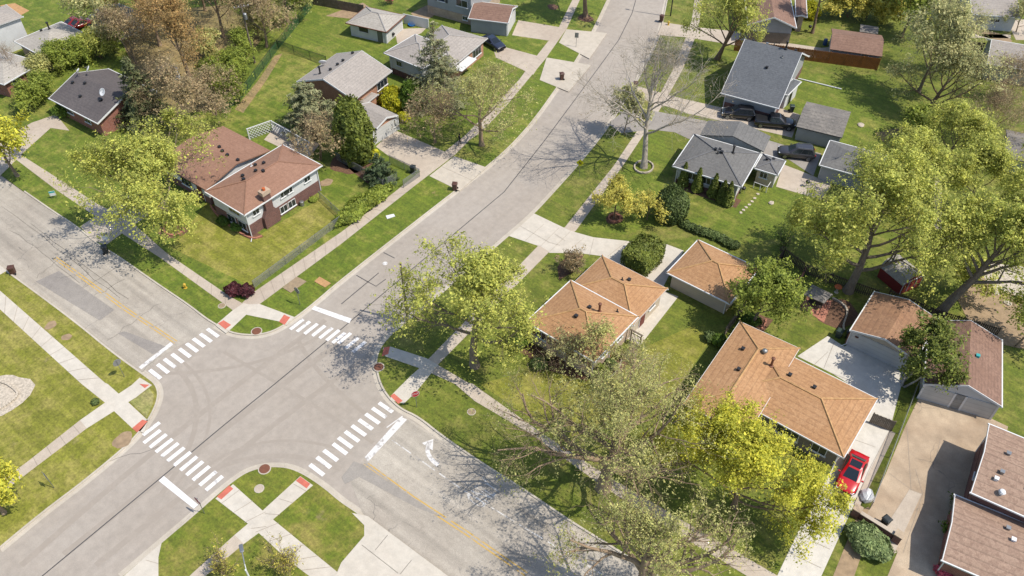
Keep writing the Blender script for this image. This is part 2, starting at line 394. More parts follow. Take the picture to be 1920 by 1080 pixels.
KW = [Vector((KW[0].x-1, -420, 0))]+KW+[Vector((-420, KW[-1].y+1, 0))]
KS = [Vector((KS[0].x, -420, 0))]+KS+[Vector((420, KS[-1].y-1, 0))]
BLK = {'n': KN+[Vector((-420, 420, 0))], 'e': KE+[Vector((420, 420, 0))],
       'w': KW+[Vector((-420,-420,0))], 's': KS+[Vector((420,-420,0))]}
for k, nm in (('n','lawn_north'),('e','lawn_east'),('w','lawn_west'),('s','lawn_south')):
    mb = MB(); mb.prism([X2(v) for v in BLK[k]], -.28, G-.004, None, False); struct(mb.build(nm, M['lawn_'+k]))
mb = MB(); mb.sheet([(-430,-430),(430,-430),(430,430),(-430,430)], 0.0); struct(mb.build('road', M['asphalt']))
def offset(line, d):
    out = []
    for i, p in enumerate(line):
        t = (line[min(i+1, len(line)-1)]-line[max(i-1, 0)]).normalized(); out.append(p+Vector((-t.y, t.x, 0))*d)
    return out
def area2(l): return sum(l[i].x*l[(i+1)%len(l)].y-l[(i+1)%len(l)].x*l[i].y for i in range(len(l)))
for nm, K in (('kerb_north', KN), ('kerb_east', KE), ('kerb_west', KW), ('kerb_south', KS)):
    bl = BLK[nm[5]]; sgn = 1 if area2(bl) > 0 else -1     # inside is to the left when positive
    mb = MB(); ins = offset(K, .17*sgn); out = offset(K, -.01*sgn); gut = offset(K, -.42*sgn)
    for a, b, za, zb in ((ins, out, G+.012, G+.012), (out, out, G+.012, .006), (out, gut, .012, .005)):
        for i in range(len(K)-1):
            if abs(a[i].x) > 260 or abs(a[i].y) > 330: continue
            mb.add([(a[i].x,a[i].y,za),(a[i+1].x,a[i+1].y,za),(b[i+1].x,b[i+1].y,zb),(b[i].x,b[i].y,zb)], [(0,1,2,3)])
    o = mb.build(nm, M['kerb']); struct(o)
lay = [0]
def slab(name, polys, m, z=G+.006, px=True):
    mb = MB(); lay[0] = (lay[0]+1) % 9
    for j, p in enumerate(polys):
        q = [X2(at(*c)) for c in p] if px else p
        mb.prism(q, z-.06, z+lay[0]*.002+j*.0006, None, False)
    return struct(mb.build(name, m))
def joints(name, lines, wd=.045, m='joint', z=G+.03):
    mb = MB()
    for l in lines:
        p = [at(*c, z) for c in l]; a = offset(p, wd/2); b = offset(p, -wd/2)
        for i in range(len(p)-1):
            mb.add([a[i], a[i+1], b[i+1], b[i]], [(0,1,2,3)])
    return struct(mb.build(name, M[m]))
# ------------------------------------------------------------------ sidewalks, ramps, drives
Z = zone
slab('sidewalk_north', [
 [(-160,165),(42,292),(130,348),(183,383),(243,413),(313,475),(433,557),(457,570),(437,582),(300,483),(190,413),(104,355),(30,299),(-175,170)],
 [(443,578),(477,547),(640,435),(740,360),(827,290),(873,253),(935,190),(973,150),(1010,100),(1047,53),(1073,0),(1100,-70),(1117,-70),(1087,0),(1063,53),(1023,110),(987,153),(948,200),(905,245),(880,263),(853,290),(773,352),(640,457),(487,570),(462,590)]], M['concrete_old'])
slab('corner_ramp_north', [Z(4,[(1310,665),(1370,625),(1430,650),(1385,690),(1300,770),(1270,795),(1215,752),(1225,737)]),
 Z(4,[(1370,625),(1400,632),(1460,630),(1655,703),(1612,748),(1570,728),(1385,690)])], M['concrete'])
slab('sidewalk_west', [
 [(-200,415),(0,545),(197,718),(202,720),(238,752),(277,788),(270,812),(248,803),(197,755),(153,720),(0,580),(-220,425)],
 [(247,722),(262,708),(285,722),(255,745),(212,772),(163,803),(150,788),(197,755),(223,738)]], M['concrete'])
slab('sidewalk_west_worn', [[(150,788),(163,803),(57,883),(-10,935),(-30,925),(50,867)]], M['concrete_old'])
slab('sidewalk_south', [
 [(437,908),(493,958),(513,975),(633,1073),(700,1130),(640,1130),(577,1078),(540,1050),(488,1002),(465,982),(404,935)],
 [(563,893),(587,910),(513,973),(487,998),(457,1020),(440,1003),(465,982),(493,957)]], M['concrete'])
slab('sidewalk_south_worn', [[(457,1020),(373,1090),(345,1090),(363,1073),(440,1003)]], M['concrete_old'])
slab('sidewalk_east', [
 [(822,685),(878,718),(887,720),(853,720),(787,690),(800,678)],[(853,720),(887,720),(900,730),(1023,817),(1140,893),(1292,983),(1455,1078),(1520,1118),(1460,1118),(1397,1078),(1280,1007),(1130,912),(1000,817),(890,752)],
 [(1010,460),(1030,472),(815,690),(792,685)]], M['concrete_old'])
slab('corner_ramp_east', [[(718,652),(732,650),(800,672),(822,685),(800,700),(786,690),(722,668)],
 [(787,690),(815,692),(780,735),(757,757),(731,750),(735,740),(770,705)]], M['concrete'])
slab('sidewalk_road', [[(1312,-40),(1302,0),(1297,38),(1286,70),(1262,130),(1230,190),(1195,245),(1150,312),(1105,368),(1060,425),(1010,463),(1030,473),(1080,432),(1125,370),(1172,305),(1215,240),(1250,185),(1280,130),(1303,72),(1312,38),(1317,0),(1326,-40)]], M['concrete_old'])
slab('tactile_pad', [Z(4,[(1258,722),(1300,748),(1268,772),(1226,740)]), Z(4,[(1598,690),(1632,706),(1600,748),(1570,730)]),
 Z(7,[(785,0),(840,5),(815,24)]), [(248,803),(267,787),(277,790),(257,811)], Z(7,[(1220,635),(1290,570),(1312,590),(1245,650)]),
 Z(7,[(1690,522),(1745,562),(1725,588),(1665,545)]), [(720,652),(731,650),(728,664),(716,668)], Z(8,[(275,68),(296,54),(345,95),(320,112)])], M['pad'], G+.026)
slab('driveway_corner_house', [[(953,442),(1001,400),(1070,433),(1113,445),(1177,452),(1250,458),(1282,470),(1255,515),(1240,545),(1170,520),(1128,480),(1090,475),(1030,474),(1012,462)]], M['concrete'])
slab('side_walk_corner_house', [[(1228,540),(1272,556),(1200,648),(1170,632)]], M['concrete'])
slab('driveway_tan_house', [[(1495,668),(1552,630),(1583,650),(1600,640),(1708,690),(1690,722),(1668,807),(1620,905),(1540,1080),(1505,1150),(1425,1150),(1457,1080),(1500,990),(1565,870),(1640,750),(1560,700)]], M['concrete_new'])
slab('driveway_strip', [[(1668,807),(1679,812),(1612,950),(1600,945)]], M['concrete_old'], G+.004)
slab('driveway_neighbour', [[(1728,735),(1848,780),(1890,800),(1870,880),(1850,905),(1780,1090),(1660,1090),(1683,1035),(1625,965),(1660,890),(1697,800)]], M['concrete_stain'])
slab('driveway_neighbour_strip', [[(1705,918),(1728,927),(1678,1035),(1683,1035),(1672,1040),(1640,1020)]], M['concrete_old'], G+.028)
slab('driveway_south', [[(660,962),(683,985),(683,1005),(640,1055),(625,1090),(860,1095),(790,1043),(727,996),(690,968)]], M['concrete'], G+.014)
slab('driveway_south_west', [[(303,1018),(297,1045),(297,1090),(215,1095),(240,1073)]], M['concrete'], G+.014)
slab('apron_north', [[(805,330),(852,293),(912,314),(862,358)], [(1025,108),(1108,122),(1066,172),(1012,150)], [(1062,55),(1138,62),(1105,110),(1048,80)]], M['concrete_apron'], G+.014)
slab('driveway_north', [[(705,275),(738,243),(840,287),(827,297),(790,322),(728,292)], [(925,92),(945,88),(1020,108),(1000,140),(930,108)], [(972,38),(1055,52),(1028,76),(960,66)], [(740,55),(800,52),(790,62),(745,82)]], M['concrete_old'])
slab('patio_brown_house', [[(495,262),(520,232),(600,270),(575,300)]], M['concrete_old'])
slab('driveway_blue_house', [[(1168,170),(1188,160),(1280,185),(1345,200),(1400,212),(1455,200),(1500,215),(1485,258),(1400,238),(1290,213),(1262,203),(1215,190)]], M['concrete_old'])
slab('driveway_grey_house', [[(1140,232),(1170,208),(1205,204),(1320,226),(1470,272),(1540,288),(1525,330),(1480,300),(1290,260),(1265,248),(1220,243),(1165,250)]], M['asphalt_drive'])
slab('patio_grey_house', [[(1468,308),(1512,325),(1560,345),(1540,375),(1455,350)]], M['concrete_old'])
slab('driveway_top_house', [[(1232,66),(1243,42),(1297,50),(1385,60),(1435,75),(1540,90),(1560,88),(1548,112),(1440,95),(1287,70)]], M['concrete_old'], G+.014)
slab('driveway_left', [[(0,262),(60,230),(105,215),(130,245),(95,240),(45,285),(0,330),(-30,320)]], M['concrete_old'])
slab('driveway_brown_house', [[(150,425),(180,405),(245,365),(290,395),(225,440),(198,460),(175,450)]], M['concrete_old'], G+.014)
slab('apron_left_west', [[(-20,488),(0,497),(12,508),(0,515),(-30,500)]], M['concrete'], G+.014)
slab('yard_path_right', [[(1752,330),(1766,330),(1765,430),(1752,430)]], M['concrete_old'])
slab('pool_patch', [[(0,10),(28,6),(55,20),(40,28),(20,25)]], M['cardboard'])
slab('concrete_pad_white_house', [[(1780,62),(1895,65),(1895,72),(1780,70)], [(1888,40),(1925,35),(1925,75),(1905,75)]], M['concrete_old'])
slab('garage_path_tan', [[(1405,625),(1440,640),(1452,655),(1380,680)]], M['concrete_old'], G+.004) if 0 else None
# darker pavement of the older street, patches and seams
slab('road_older_west', [[(-420,90),(45,360),(213,477),(403,610),(330,650),(262,700),(215,663),(0,498),(-420,180)]], M['asphalt_old'], .006)
slab('road_older_east', [[(688,862),(757,778),(900,872),(1140,1024),(1225,1080),(1500,1260),(1150,1330),(827,1080),(680,962),(655,895)]], M['asphalt_old'], .006)
slab('road_patch', [Z(8,[(70,430),(130,455),(560,745),(420,690),(100,520),(20,560),(0,520)])], M['asphalt_dark'], .01)
slab('road_patch_west', [Z(4,[(660,790),(700,780),(930,865),(860,910)]), Z(4,[(200,500),(330,440),(640,660),(560,720)])], M['asphalt_drive'], .01)
joints('tar_seams', [[(78,1081),(270,922),(420,797),(515,720),(640,617),(760,515),(945,360),(1020,265),(1083,180),(1120,130),(1160,75),(1185,25),(1192,0)],
 Z(5,[(0,630),(150,505),(210,455)]), Z(5,[(85,468),(140,500),(195,530),(250,490)]), Z(5,[(238,340),(300,372)])], .11, 'seam', .014)
rngc = random.Random(5)
cl = []
for a, b in [(Z(4,[(600,830)])[0], Z(4,[(910,620)])[0]), (Z(4,[(430,650)])[0], Z(4,[(700,480)])[0]), (Z(4,[(200,490)])[0], Z(4,[(330,380)])[0]), (Z(8,[(110,710)])[0], Z(8,[(430,460)])[0]), (Z(8,[(290,860)])[0], Z(8,[(400,880)])[0]),
             (Z(7,[(380,500)])[0], Z(7,[(900,350)])[0]), ((5,385),(225,560)), ((60,420),(240,560)), ((120,560),(320,440)), ((20,430),(150,530)), (Z(8,[(300,280)])[0], Z(8,[(860,660)])[0]), ((690,1000),(790,930))]:
    n = 9; cl.append([(a[0]+(b[0]-a[0])*i/n+rngc.uniform(-3,3), a[1]+(b[1]-a[1])*i/n+rngc.uniform(-3,3)) for i in range(n+1)])
joints('road_cracks', cl, .035, 'seam', .016)
# slab joints of the pale concrete
joints('concrete_joints', [
 Z(5,[(1005,190),(1165,280)]), Z(5,[(1140,180),(1035,272)]), Z(5,[(1225,200),(1120,305)]), Z(5,[(1290,220),(1172,335)]), Z(5,[(1365,258),(1290,320)]), Z(5,[(1610,275),(1500,360)]),
 Z(5,[(1200,235),(1260,275)]), Z(5,[(1160,280),(1230,300)]), Z(5,[(1420,262),(1395,360)]),
 [(828,312),(885,338)], [(1048,118),(1085,140)],
 Z(9,[(960,310),(1085,355)]), Z(9,[(660,850),(830,930)]), Z(9,[(600,950),(780,1035)]), Z(9,[(790,655),(900,720)]), Z(9,[(1165,260),(1050,480),(980,640)]),
 Z(9,[(1262,240),(1285,590),(1200,840)]), Z(9,[(1350,620),(1240,950)]), Z(9,[(1160,500),(1280,590)]), Z(9,[(1280,590),(1350,620)]), Z(9,[(1310,480),(1350,620)]), Z(9,[(1450,310),(1420,440)]),
 Z(8,[(115,905),(320,1065)]), Z(8,[(260,850),(190,935)]), Z(8,[(395,990),(330,1070)]),
 Z(7,[(820,990),(890,1010)]), [(1552,660),(1520,690)], [(1600,715),(1560,700)], [(1565,640),(1545,690)]], .035)
wj = []
def cross(line_a, line_b, n):
    (a0, a1), (b0, b1) = line_a, line_b
    for i in range(n):
        t = (i+.5)/n; wj.append([(a0[0]+(a1[0]-a0[0])*t, a0[1]+(a1[1]-a0[1])*t), (b0[0]+(b1[0]-b0[0])*t, b0[1]+(b1[1]-b0[1])*t)])
cross(((0,545),(197,718)), ((0,580),(153,720)), 9); cross(((313,475),(433,557)), ((300,483),(437,582)), 5); cross(((130,348),(243,413)), ((104,355),(190,413)), 6)
cross(((477,547),(640,435)), ((487,570),(640,457)), 8); cross(((640,435),(740,360)), ((640,457),(773,352)), 6); cross(((437,908),(633,1073)), ((404,935),(577,1078)), 8)
cross(((900,730),(1023,817)), ((890,752),(1000,817)), 6); cross(((1292,983),(1455,1078)), ((1280,1007),(1397,1078)), 5); cross(((873,253),(1010,100)), ((880,263),(1023,110)), 12)
cross(((163,803),(57,883)), ((150,788),(50,867)), 4); cross(((563,893),(457,1005)), ((587,910),(487,998)), 4); cross(((1195,245),(1060,425)), ((1215,240),(1080,432)), 10)
joints('sidewalk_joints', wj, .04)
# ------------------------------------------------------------------ painted markings
def stripes(name, centres, along, L=1.85, W=.4, m='paint'):
    mb = MB()
    for c in centres:
        p = at(*c, 0); s = (L, W) if along == 'x' else (W, L)
        if len(c) > 2: pass
        mb.sheet([(p.x-s[0]/2,p.y-s[1]/2),(p.x+s[0]/2,p.y-s[1]/2),(p.x+s[0]/2,p.y+s[1]/2),(p.x-s[0]/2,p.y+s[1]/2)], .018)
    return struct(mb.build(name, M[m]))
stripes('crosswalk_west', Z(4,[(873,1025),(917,993),(955,963),(998,935),(1040,905),(1080,875),(1118,847),(1158,820),(1197,792)]), 'x')
stripes('crosswalk_north', Z(4,[(1670,745),(1707,757),(1750,770),(1793,781),(1834,794),(1873,806),(1907,820)])+Z(5,[(18,823),(60,850),(100,872)]), 'y')
stripes('crosswalk_south', Z(7,[(862,268),(890,296),(922,320),(955,345),(988,370),(1022,396),(1058,422),(1095,448),(1130,474),(1165,502),(1205,530),(1240,556)]) if 0 else Z(7,[(852,252),(856,296),(890,320),(924,346),(957,370),(990,396),(1026,421),(1062,447),(1096,474),(1132,502),(1170,531),(1206,558)]), 'y')
stripes('crosswalk_east', Z(8,[(250,132),(213,162),(175,195),(137,228),(98,262),(60,295),(22,330),(-8,365)])+[(620,854),(607,867),(594,881)], 'x')
def quad(name, pts, m, z=.02):
    mb = MB(); mb.sheet([X2(at(*p, 0)) for p in pts], z); return struct(mb.build(name, M[m]))
quad('stop_bar_north', [(590,574),(660,598),(655,606),(584,580)], 'paint'); quad('stop_bar_south', Z(7,[(922,518),(1115,680),(1090,702),(893,545)]), 'paint')
quad('stop_bar_west', Z(4,[(780,985),(960,845),(975,858),(795,998)]), 'paint_worn'); quad('stop_bar_east', Z(8,[(132,412),(335,185),(370,200),(150,438)]), 'paint_worn')
def line_mark(name, px, wd, m, dash=None, gap=0, z=.021):
    p = [at(*c, z) for c in px]; mb = MB()
    for off in (gap/2, -gap/2) if gap else (0,):
        a = offset(p, off+wd/2); b = offset(p, off-wd/2)
        for i in range(len(p)-1):
            L = (p[i+1]-p[i]).length; n = max(1, int(L/(dash[0]+dash[1]))) if dash else 1; f = dash[0]/(dash[0]+dash[1]) if dash else 1
            for k in range(n):
                t0 = k/n; t1 = (k+f)/n
                mb.add([a[i].lerp(a[i+1], t0), a[i].lerp(a[i+1], t1), b[i].lerp(b[i+1], t1), b[i].lerp(b[i+1], t0)], [(0,1,2,3)])
    return struct(mb.build(name, M[m]))
line_mark('yellow_line_west', Z(4,[(310,370),(463,480),(700,655),(990,845)]), .12, 'paint_yellow', None, .32)
line_mark('yellow_line_east', Z(8,[(120,435),(400,640),(700,835),(1040,1070)]), .12, 'paint_yellow', None, .32)
line_mark('lane_line_east', Z(8,[(285,315),(690,600),(1000,790),(1500,1090)]), .12, 'paint_faint', (2.4, .5))
line_mark('lane_edge_east', Z(8,[(255,245),(345,180)]), .12, 'paint_worn')
# right-turn arrow and the word ONLY in the turn lane
ar = at(*Z(8,[(500,385)])[0], 0); mb = MB()
pl = []
for i in range(9):
    a = i/8*R_(80); pl.append((ar.x+1.5-2.2*math.sin(a)*.95, ar.y-.6+1.15*(1-math.cos(a))))
ls = [Vector((x, y, .021)) for x, y in pl]; A_ = offset(ls, .2); B_ = offset(ls, -.2)
for i in range(8): mb.add([A_[i], A_[i+1], B_[i+1], B_[i]], [(0,1,2,3)])
e = ls[-1]; mb.sheet([(e.x-.75, e.y-.05),(e.x+.6, e.y-.05),(e.x-.2, e.y+.95)], .0225)
struct(mb.build('turn_arrow', M['paint_worn']))
def text_mesh(name, body, size, m, extrude=0):
    cu = bpy.data.curves.new(name, 'FONT'); cu.body = body; cu.size = size; cu.align_x = 'CENTER'; cu.align_y = 'CENTER'; cu.extrude = extrude; cu.resolution_u = 2
    o = bpy.data.objects.new(name+'_tmp', cu); COL.objects.link(o)
    dg = bpy.context.evaluated_depsgraph_get(); me = bpy.data.meshes.new_from_object(o.evaluated_get(dg))
    bpy.data.objects.remove(o); me.name = name; me.materials.clear(); me.materials.append(M[m])
    o = bpy.data.objects.new(name, me); COL.objects.link(o); return o
o = text_mesh('road_lettering', 'ONLY', 1.15, 'paint_faint'); struct(o)
q = at(*Z(8,[(800,620)])[0], 0); o.location = (q.x, q.y, .0215); o.rotation_euler = (0, 0, math.pi/2); o.scale = (.85, 2.6, 1)
# ------------------------------------------------------------------ beds of soil, mulch, stone
def blob(px, r, n=18, seed=0, ir=.18, sq=(1,1)):
    c = at(*px); rr = random.Random(seed+int(px[0]*7+px[1])); ph = [rr.uniform(0, 6.28) for _ in range(3)]
    return [(c.x+r*sq[0]*(1+ir*math.sin(2*a+ph[0])*.6+ir*.5*math.sin(3*a+ph[1]))*math.cos(a), c.y+r*sq[1]*(1+ir*math.sin(2*a+ph[0])*.6+ir*.5*math.sin(5*a+ph[2]))*math.sin(a)) for a in [2*math.pi*i/n for i in range(n)]]
slab('mulch_beds', [blob((1207,314),1.5), blob((1152,409),.95), blob((1018,672),2.2), blob((1130,694),1.6), blob((893,688),.9), [(395,388),(412,400),(440,430),(470,447),(490,440),(470,430),(440,412),(405,392)],
 Z(5,[(1230,480),(1300,470),(1370,400),(1300,520),(1225,520)]), blob((1570,585),2.0), blob((1040,-2),1.2), blob((1460,512),2.0,sq=(1.2,.9)), blob((1340,640),1.3), [(1622,950),(1640,965),(1612,1040),(1598,1080),(1545,1080),(1590,975)], blob((765,115),1.5)], M['mulch'], G+.008, True) if 0 else None
def slabw(name, polys, m, z=G+.008):
    mb = MB(); lay[0] = (lay[0]+1) % 9
    for p in polys: mb.sheet([(v[0], v[1]) for v in p], z+lay[0]*.002)
    return struct(mb.build(name, m))
W_ = lambda pts: [X2(at(*p)) for p in pts]
slabw('mulch_bed', [blob((1152,409),1.1), W_([(395,388),(412,400),(440,430),(470,450),(495,443),(470,430),(440,412),(405,385)]),
 W_([(1048,525),(1075,510),(1095,478),(1072,470),(1045,500)]), W_([(985,640),(1020,655),(1110,700),(1100,715),(1030,695),(975,660)]), W_([(1120,700),(1150,680),(1180,650),(1195,655),(1165,700),(1135,712)]),
 blob((1570,588),2.2), blob((1098,34),1.3), blob((1037,13),1.0), W_([(1425,590),(1450,600),(1430,625),(1395,610)]), W_([(1280,340),(1390,375),(1380,390),(1265,352)]), W_([(640,290),(700,330),(690,345),(640,305)]), blob((660,305),2.6), blob((325,430),1.7)], M['mulch'])
slabw('lawn_lot', [W_([(1500,138),(1640,140),(1700,235),(1640,300),(1560,290),(1500,262),(1470,200)]), W_([(560,40),(650,50),(722,80),(715,98),(680,96),(612,120),(530,85)]), W_([(1245,262),(1262,318),(1255,400),(1180,440),(1090,430),(1130,375),(1180,305),(1222,245)]), W_([(960,120),(1000,140),(940,215),(880,262),(790,240),(860,200)]),
 W_([(1390,385),(1480,330),(1540,380),(1500,440),(1380,460),(1280,415)])], M['lawn_lot'], G-.0035)
slabw('lawn_front', [W_([(390,375),(470,450),(602,372),(645,414),(477,540),(315,462),(350,430)]), W_([(1010,690),(1110,712),(1200,655),(1300,610),(1330,640),(1250,760),(1060,830),(900,720)])], M['lawn_w'], G-.0035)
slabw('bare_soil', [blob((1885,575),5.0,sq=(1,1.2)), W_([(610,30),(680,5),(700,18),(655,35)]), W_([(770,25),(800,10),(820,25),(790,45)]), W_([(590,440),(600,410),(645,400),(655,420),(600,460)]) if 0 else blob((612,342),.8),
 blob((230,825),.9), blob((95,610),.6), blob((250,752),2.0,sq=(.7,1)) if 0 else blob((125,632),.5), W_([(1610,960),(1628,950),(1640,970),(1600,1085),(1560,1085)]), blob((1840,60),2.4,sq=(2,.6))], M['soil'])
slabw('stone_bed', [blob((-5,742),3.0), blob((1900,525),3.0)], M['stone'])
slabw('dry_turf', [Z_ for Z_ in [W_(Z(7,[(730,100),(840,25),(865,60),(860,110),(825,190)]))]], M['lawn_old'], G+.004)
slabw('brick_floor', [W_([(1500,575),(1520,545),(1560,565),(1545,605)])], M['brick_edge'])
slabw('leaf_litter', [W_([(440,205),(485,150),(515,105),(530,100),(500,150),(456,212)]), W_([(225,70),(300,20),(420,10),(500,60),(450,130),(410,205),(330,215),(260,150)]), W_([(1640,250),(1700,235),(1730,280),(1690,300)])], M['litter'], G+.004)
def arc(p0, p1, p2, n=14):
    return [((1-t)**2*p0[0]+2*t*(1-t)*p1[0]+t*t*p2[0], (1-t)**2*p0[1]+2*t*(1-t)*p1[1]+t*t*p2[1]) for t in [i/n for i in range(n+1)]]
mb = MB()
for l, wd in ((arc((330,690),(420,770),(300,930)),.5), (arc((345,680),(450,770),(330,910)),.3), (arc((560,640),(600,720),(720,800)),.45), (arc((300,700),(480,700),(600,630)),.4), (arc((360,900),(500,820),(640,880)),.5), (arc((380,880),(500,790),(660,850)),.3), (arc((420,660),(560,740),(700,830)),.35), (arc((120,1040),(420,800),(640,640)),.7), (arc((180,1060),(460,830),(700,660)),.6), (arc((40,1060),(330,800),(610,600)),.6)):
    pp = [at(*c, .004+.0003*len(mb.f)/14) for c in l]; a = offset(pp, wd/2); b = offset(pp, -wd/2)
    for i in range(len(pp)-1): mb.add([a[i], a[i+1], b[i+1], b[i]], [(0,1,2,3)])
struct(mb.build('tyre_marks', M['tyre']))
# ------------------------------------------------------------------ houses
class Block:
    """a rectangular wing: eave corners A, B and any point of the far eave C are read at eave height"""
    def __init__(s, root, A, B, C, ze, wall, roof, kind='hip', pitch=.3, over=.45, ridge=None, lower=None, zsplit=None, zb=.05,
                 fascia='trim', trim_w=.11, depth=None, length=None, base=False, caps=None, vents=True):
        zz = G if base else ze
        a, b, c = at(*A, zz), at(*B, zz), at(*C, zz)
        s.u = Vector((b.x-a.x, b.y-a.y, 0)); s.L = s.u.length; s.u.normalize()
        v = Vector((-s.u.y, s.u.x, 0)); d = (c-a).dot(v)
        if d < 0: v = -v; d = -d
        s.v = v; s.W = depth or d; s.L = length or s.L; s.o = Vector((a.x, a.y, 0)); s.ze = ze; s.over = over; s.root = root; s.zb = zb
        L, W = s.L, s.W
        along_u = (L >= W) if ridge is None else ridge == 'u'
        s.h = pitch*(W if along_u else L)/2
        o_ = over
        # walls
        ins = [(o_, o_), (L-o_, o_), (L-o_, W-o_), (o_, W-o_)]
        zt = ze-.02
        m = MB(); z0 = zsplit if lower else zb
        m.prism([s.p(*q)[:2] for q in ins], z0, zt, None, False)
        if kind == 'gable':
            hh = pitch*((W if along_u else L)/2-o_)
            if along_u:
                for x in (o_, L-o_): m.add([s.p(x, o_, zt), s.p(x, W-o_, zt), s.p(x, W/2, zt+hh)], [(0,1,2)])
            else:
                for y in (o_, W-o_): m.add([s.p(o_, y, zt), s.p(L-o_, y, zt), s.p(L/2, y, zt+hh)], [(0,1,2)])
        s.wall = m.build('wall', M[wall], root)
        if lower:
            m = MB(); e = .04
            m.prism([s.p(*q)[:2] for q in [(o_-e, o_-e), (L-o_+e, o_-e), (L-o_+e, W-o_+e), (o_-e, W-o_+e)]], zb, zsplit, None, True)
            s.lower = m.build('lower_wall', M[lower], root)
        # roof: closed solid with a thin edge
        m = MB(); t = .1
        e0 = [s.p(0,0,ze), s.p(L,0,ze), s.p(L,W,ze), s.p(0,W,ze)]
        if kind == 'hip':
            if along_u: r = [s.p(W/2, W/2, ze+s.h), s.p(L-W/2, W/2, ze+s.h)] if L-W > .3 else [s.p(L/2, W/2, ze+s.h)]*2
            else: r = [s.p(L/2, L/2, ze+s.h), s.p(L/2, W-L/2, ze+s.h)] if W-L > .3 else [s.p(L/2, W/2, ze+s.h)]*2
            fs = [(0,1,5,4),(1,2,5),(2,3,4,5),(3,0,4)] if along_u else [(0,1,4),(1,2,5,4),(2,3,5),(3,0,4,5)]
            m.add(e0+r, fs)
            s.r = r; s.hips = [(e0[0],r[0]),(e0[3],r[0]),(e0[1],r[1]),(e0[2],r[1]),(r[0],r[1])] if along_u else [(e0[0],r[0]),(e0[1],r[0]),(e0[2],r[1]),(e0[3],r[1]),(r[0],r[1])]
        else:
            r = [s.p(0, W/2, ze+s.h), s.p(L, W/2, ze+s.h)] if along_u else [s.p(L/2, 0, ze+s.h), s.p(L/2, W, ze+s.h)]
            m.add(e0+r, [(0,1,5,4),(2,3,4,5)] if along_u else [(1,2,5,4),(3,0,4,5)])
            s.r = r; s.hips = [(r[0], r[1])]
        s.along_u = along_u; s.kind = kind
        for i in range(4):                       # soffit and drop edge below the shingles
            a_, b_ = e0[i], e0[(i+1) % 4]
            if kind == 'gable' and (i % 2 == (1 if along_u else 0)):
                pk = r[1] if (i in (1, 2)) else r[0]
                dn = Vector((0,0,-.16)); m.add([a_, pk, pk+dn, a_+dn], [(0,1,2,3)]); m.add([pk, b_, b_+dn, pk+dn], [(0,1,2,3)])
            else:
                dn = Vector((0,0,-.06)); m.add([a_, b_, b_+dn, a_+dn], [(0,1,2,3)])
        m.add([q+Vector((0,0,-.06)) for q in e0], [(3,2,1,0)]) if kind == 'hip' else m.add([q+Vector((0,0,-.16)) for q in e0+r], [(0,4,5,1),(3,2,5,4)] if along_u else [(1,4,5,2),(0,3,5,4)])
        s.roof = m.build('roof', M[roof], root)
        if caps:
            m = MB()
            for a_, b_ in s.hips:
                if (a_-b_).length > .3: m.tube([a_+Vector((0,0,.02)), b_+Vector((0,0,.02))], .1, 5)
            m.build('ridge_cap', M[caps], s.roof)
        # gutters
        if fascia:
            m = MB(); g = trim_w
            for i in range(4):
                a_, b_ = e0[i], e0[(i+1) % 4]
                if kind == 'gable' and (i % 2 == (1 if along_u else 0)):
                    pk = r[1] if (i in (1, 2)) else r[0]; n_ = ((b_-a_).cross(Vector((0,0,1)))).normalized()
                    for x, y in ((a_, pk), (pk, b_)):
                        k = n_*.03; up = Vector((0,0,.035)); dn = Vector((0,0,-.2))
                        m.add([x+k+up, y+k+up, y+k+dn, x+k+dn, x-k+up, y-k+up, y-k+dn, x-k+dn], [(0,1,2,3),(5,4,7,6),(0,4,5,1),(3,2,6,7)])
                else:
                    d = (b_-a_).normalized(); n_ = d.cross(Vector((0,0,1)))
                    c_ = (a_+b_)/2+n_*(g/2+.003); m.box((c_.x, c_.y, ze-.06), ((b_-a_).length+2*g, g, .14), u=(d.x, d.y))
            m.build('gutter', M[fascia], s.roof)
    def p(s, a, b, z=0): q = s.o+s.u*a+s.v*b; return Vector((q.x, q.y, z))
    def side(s, k):
        """start corner, along, outward for wall k: 0 near (v min), 1 far, 2 start end (u min), 3 far end"""
        o_ = s.over
        if k == 0: return s.p(o_, o_), s.u, -s.v, s.L-2*o_
        if k == 1: return s.p(o_, s.W-o_), s.u, s.v, s.L-2*o_
        if k == 2: return s.p(o_, o_), s.v, -s.u, s.W-2*o_
        return s.p(s.L-o_, o_), s.v, s.u, s.W-2*o_
    def _panel(s, name, k, f, z0, wd, ht, m, proud, parent=None, th=.06):
        c, d, n, L = s.side(k); q = c+d*(L*f)+n*(proud)
        mb = MB(); mb.box((q.x, q.y, z0+ht/2), (wd, th, ht), u=(d.x, d.y)); return mb.build(name, M[m], parent or s.root)
    def window(s, k, f, z0, wd=1.3, ht=1.05, n=2, shutters=None, frame='trim'):
        w_ = s._panel('window', k, f, z0, wd, ht, frame, .05)
        c, d, nn, L = s.side(k); q = c+d*(L*f)+nn*.07
        mb = MB(); pw = (wd-.12-(n-1)*.06)/n
        for i in range(n):
            x = -wd/2+.06+pw/2+i*(pw+.06); e = q+d*x
            mb.box((e.x, e.y, z0+ht/2), (pw, .05, ht-.14), u=(d.x, d.y))
        mb.build('pane', M['glass'], w_)
        mb = MB(); e = q+nn*.02; mb.box((e.x, e.y, z0-.04), (wd+.16, .16, .07), u=(d.x, d.y)); mb.build('sill', M['trim'], w_)
        if shutters:
            for sg in (-1, 1):
                mb = MB(); e = q+d*sg*(wd/2+.27); mb.box((e.x, e.y, z0+ht/2), (.42, .06, ht+.05), u=(d.x, d.y)); mb.build('shutter', M[shutters], s.root)
        return w_
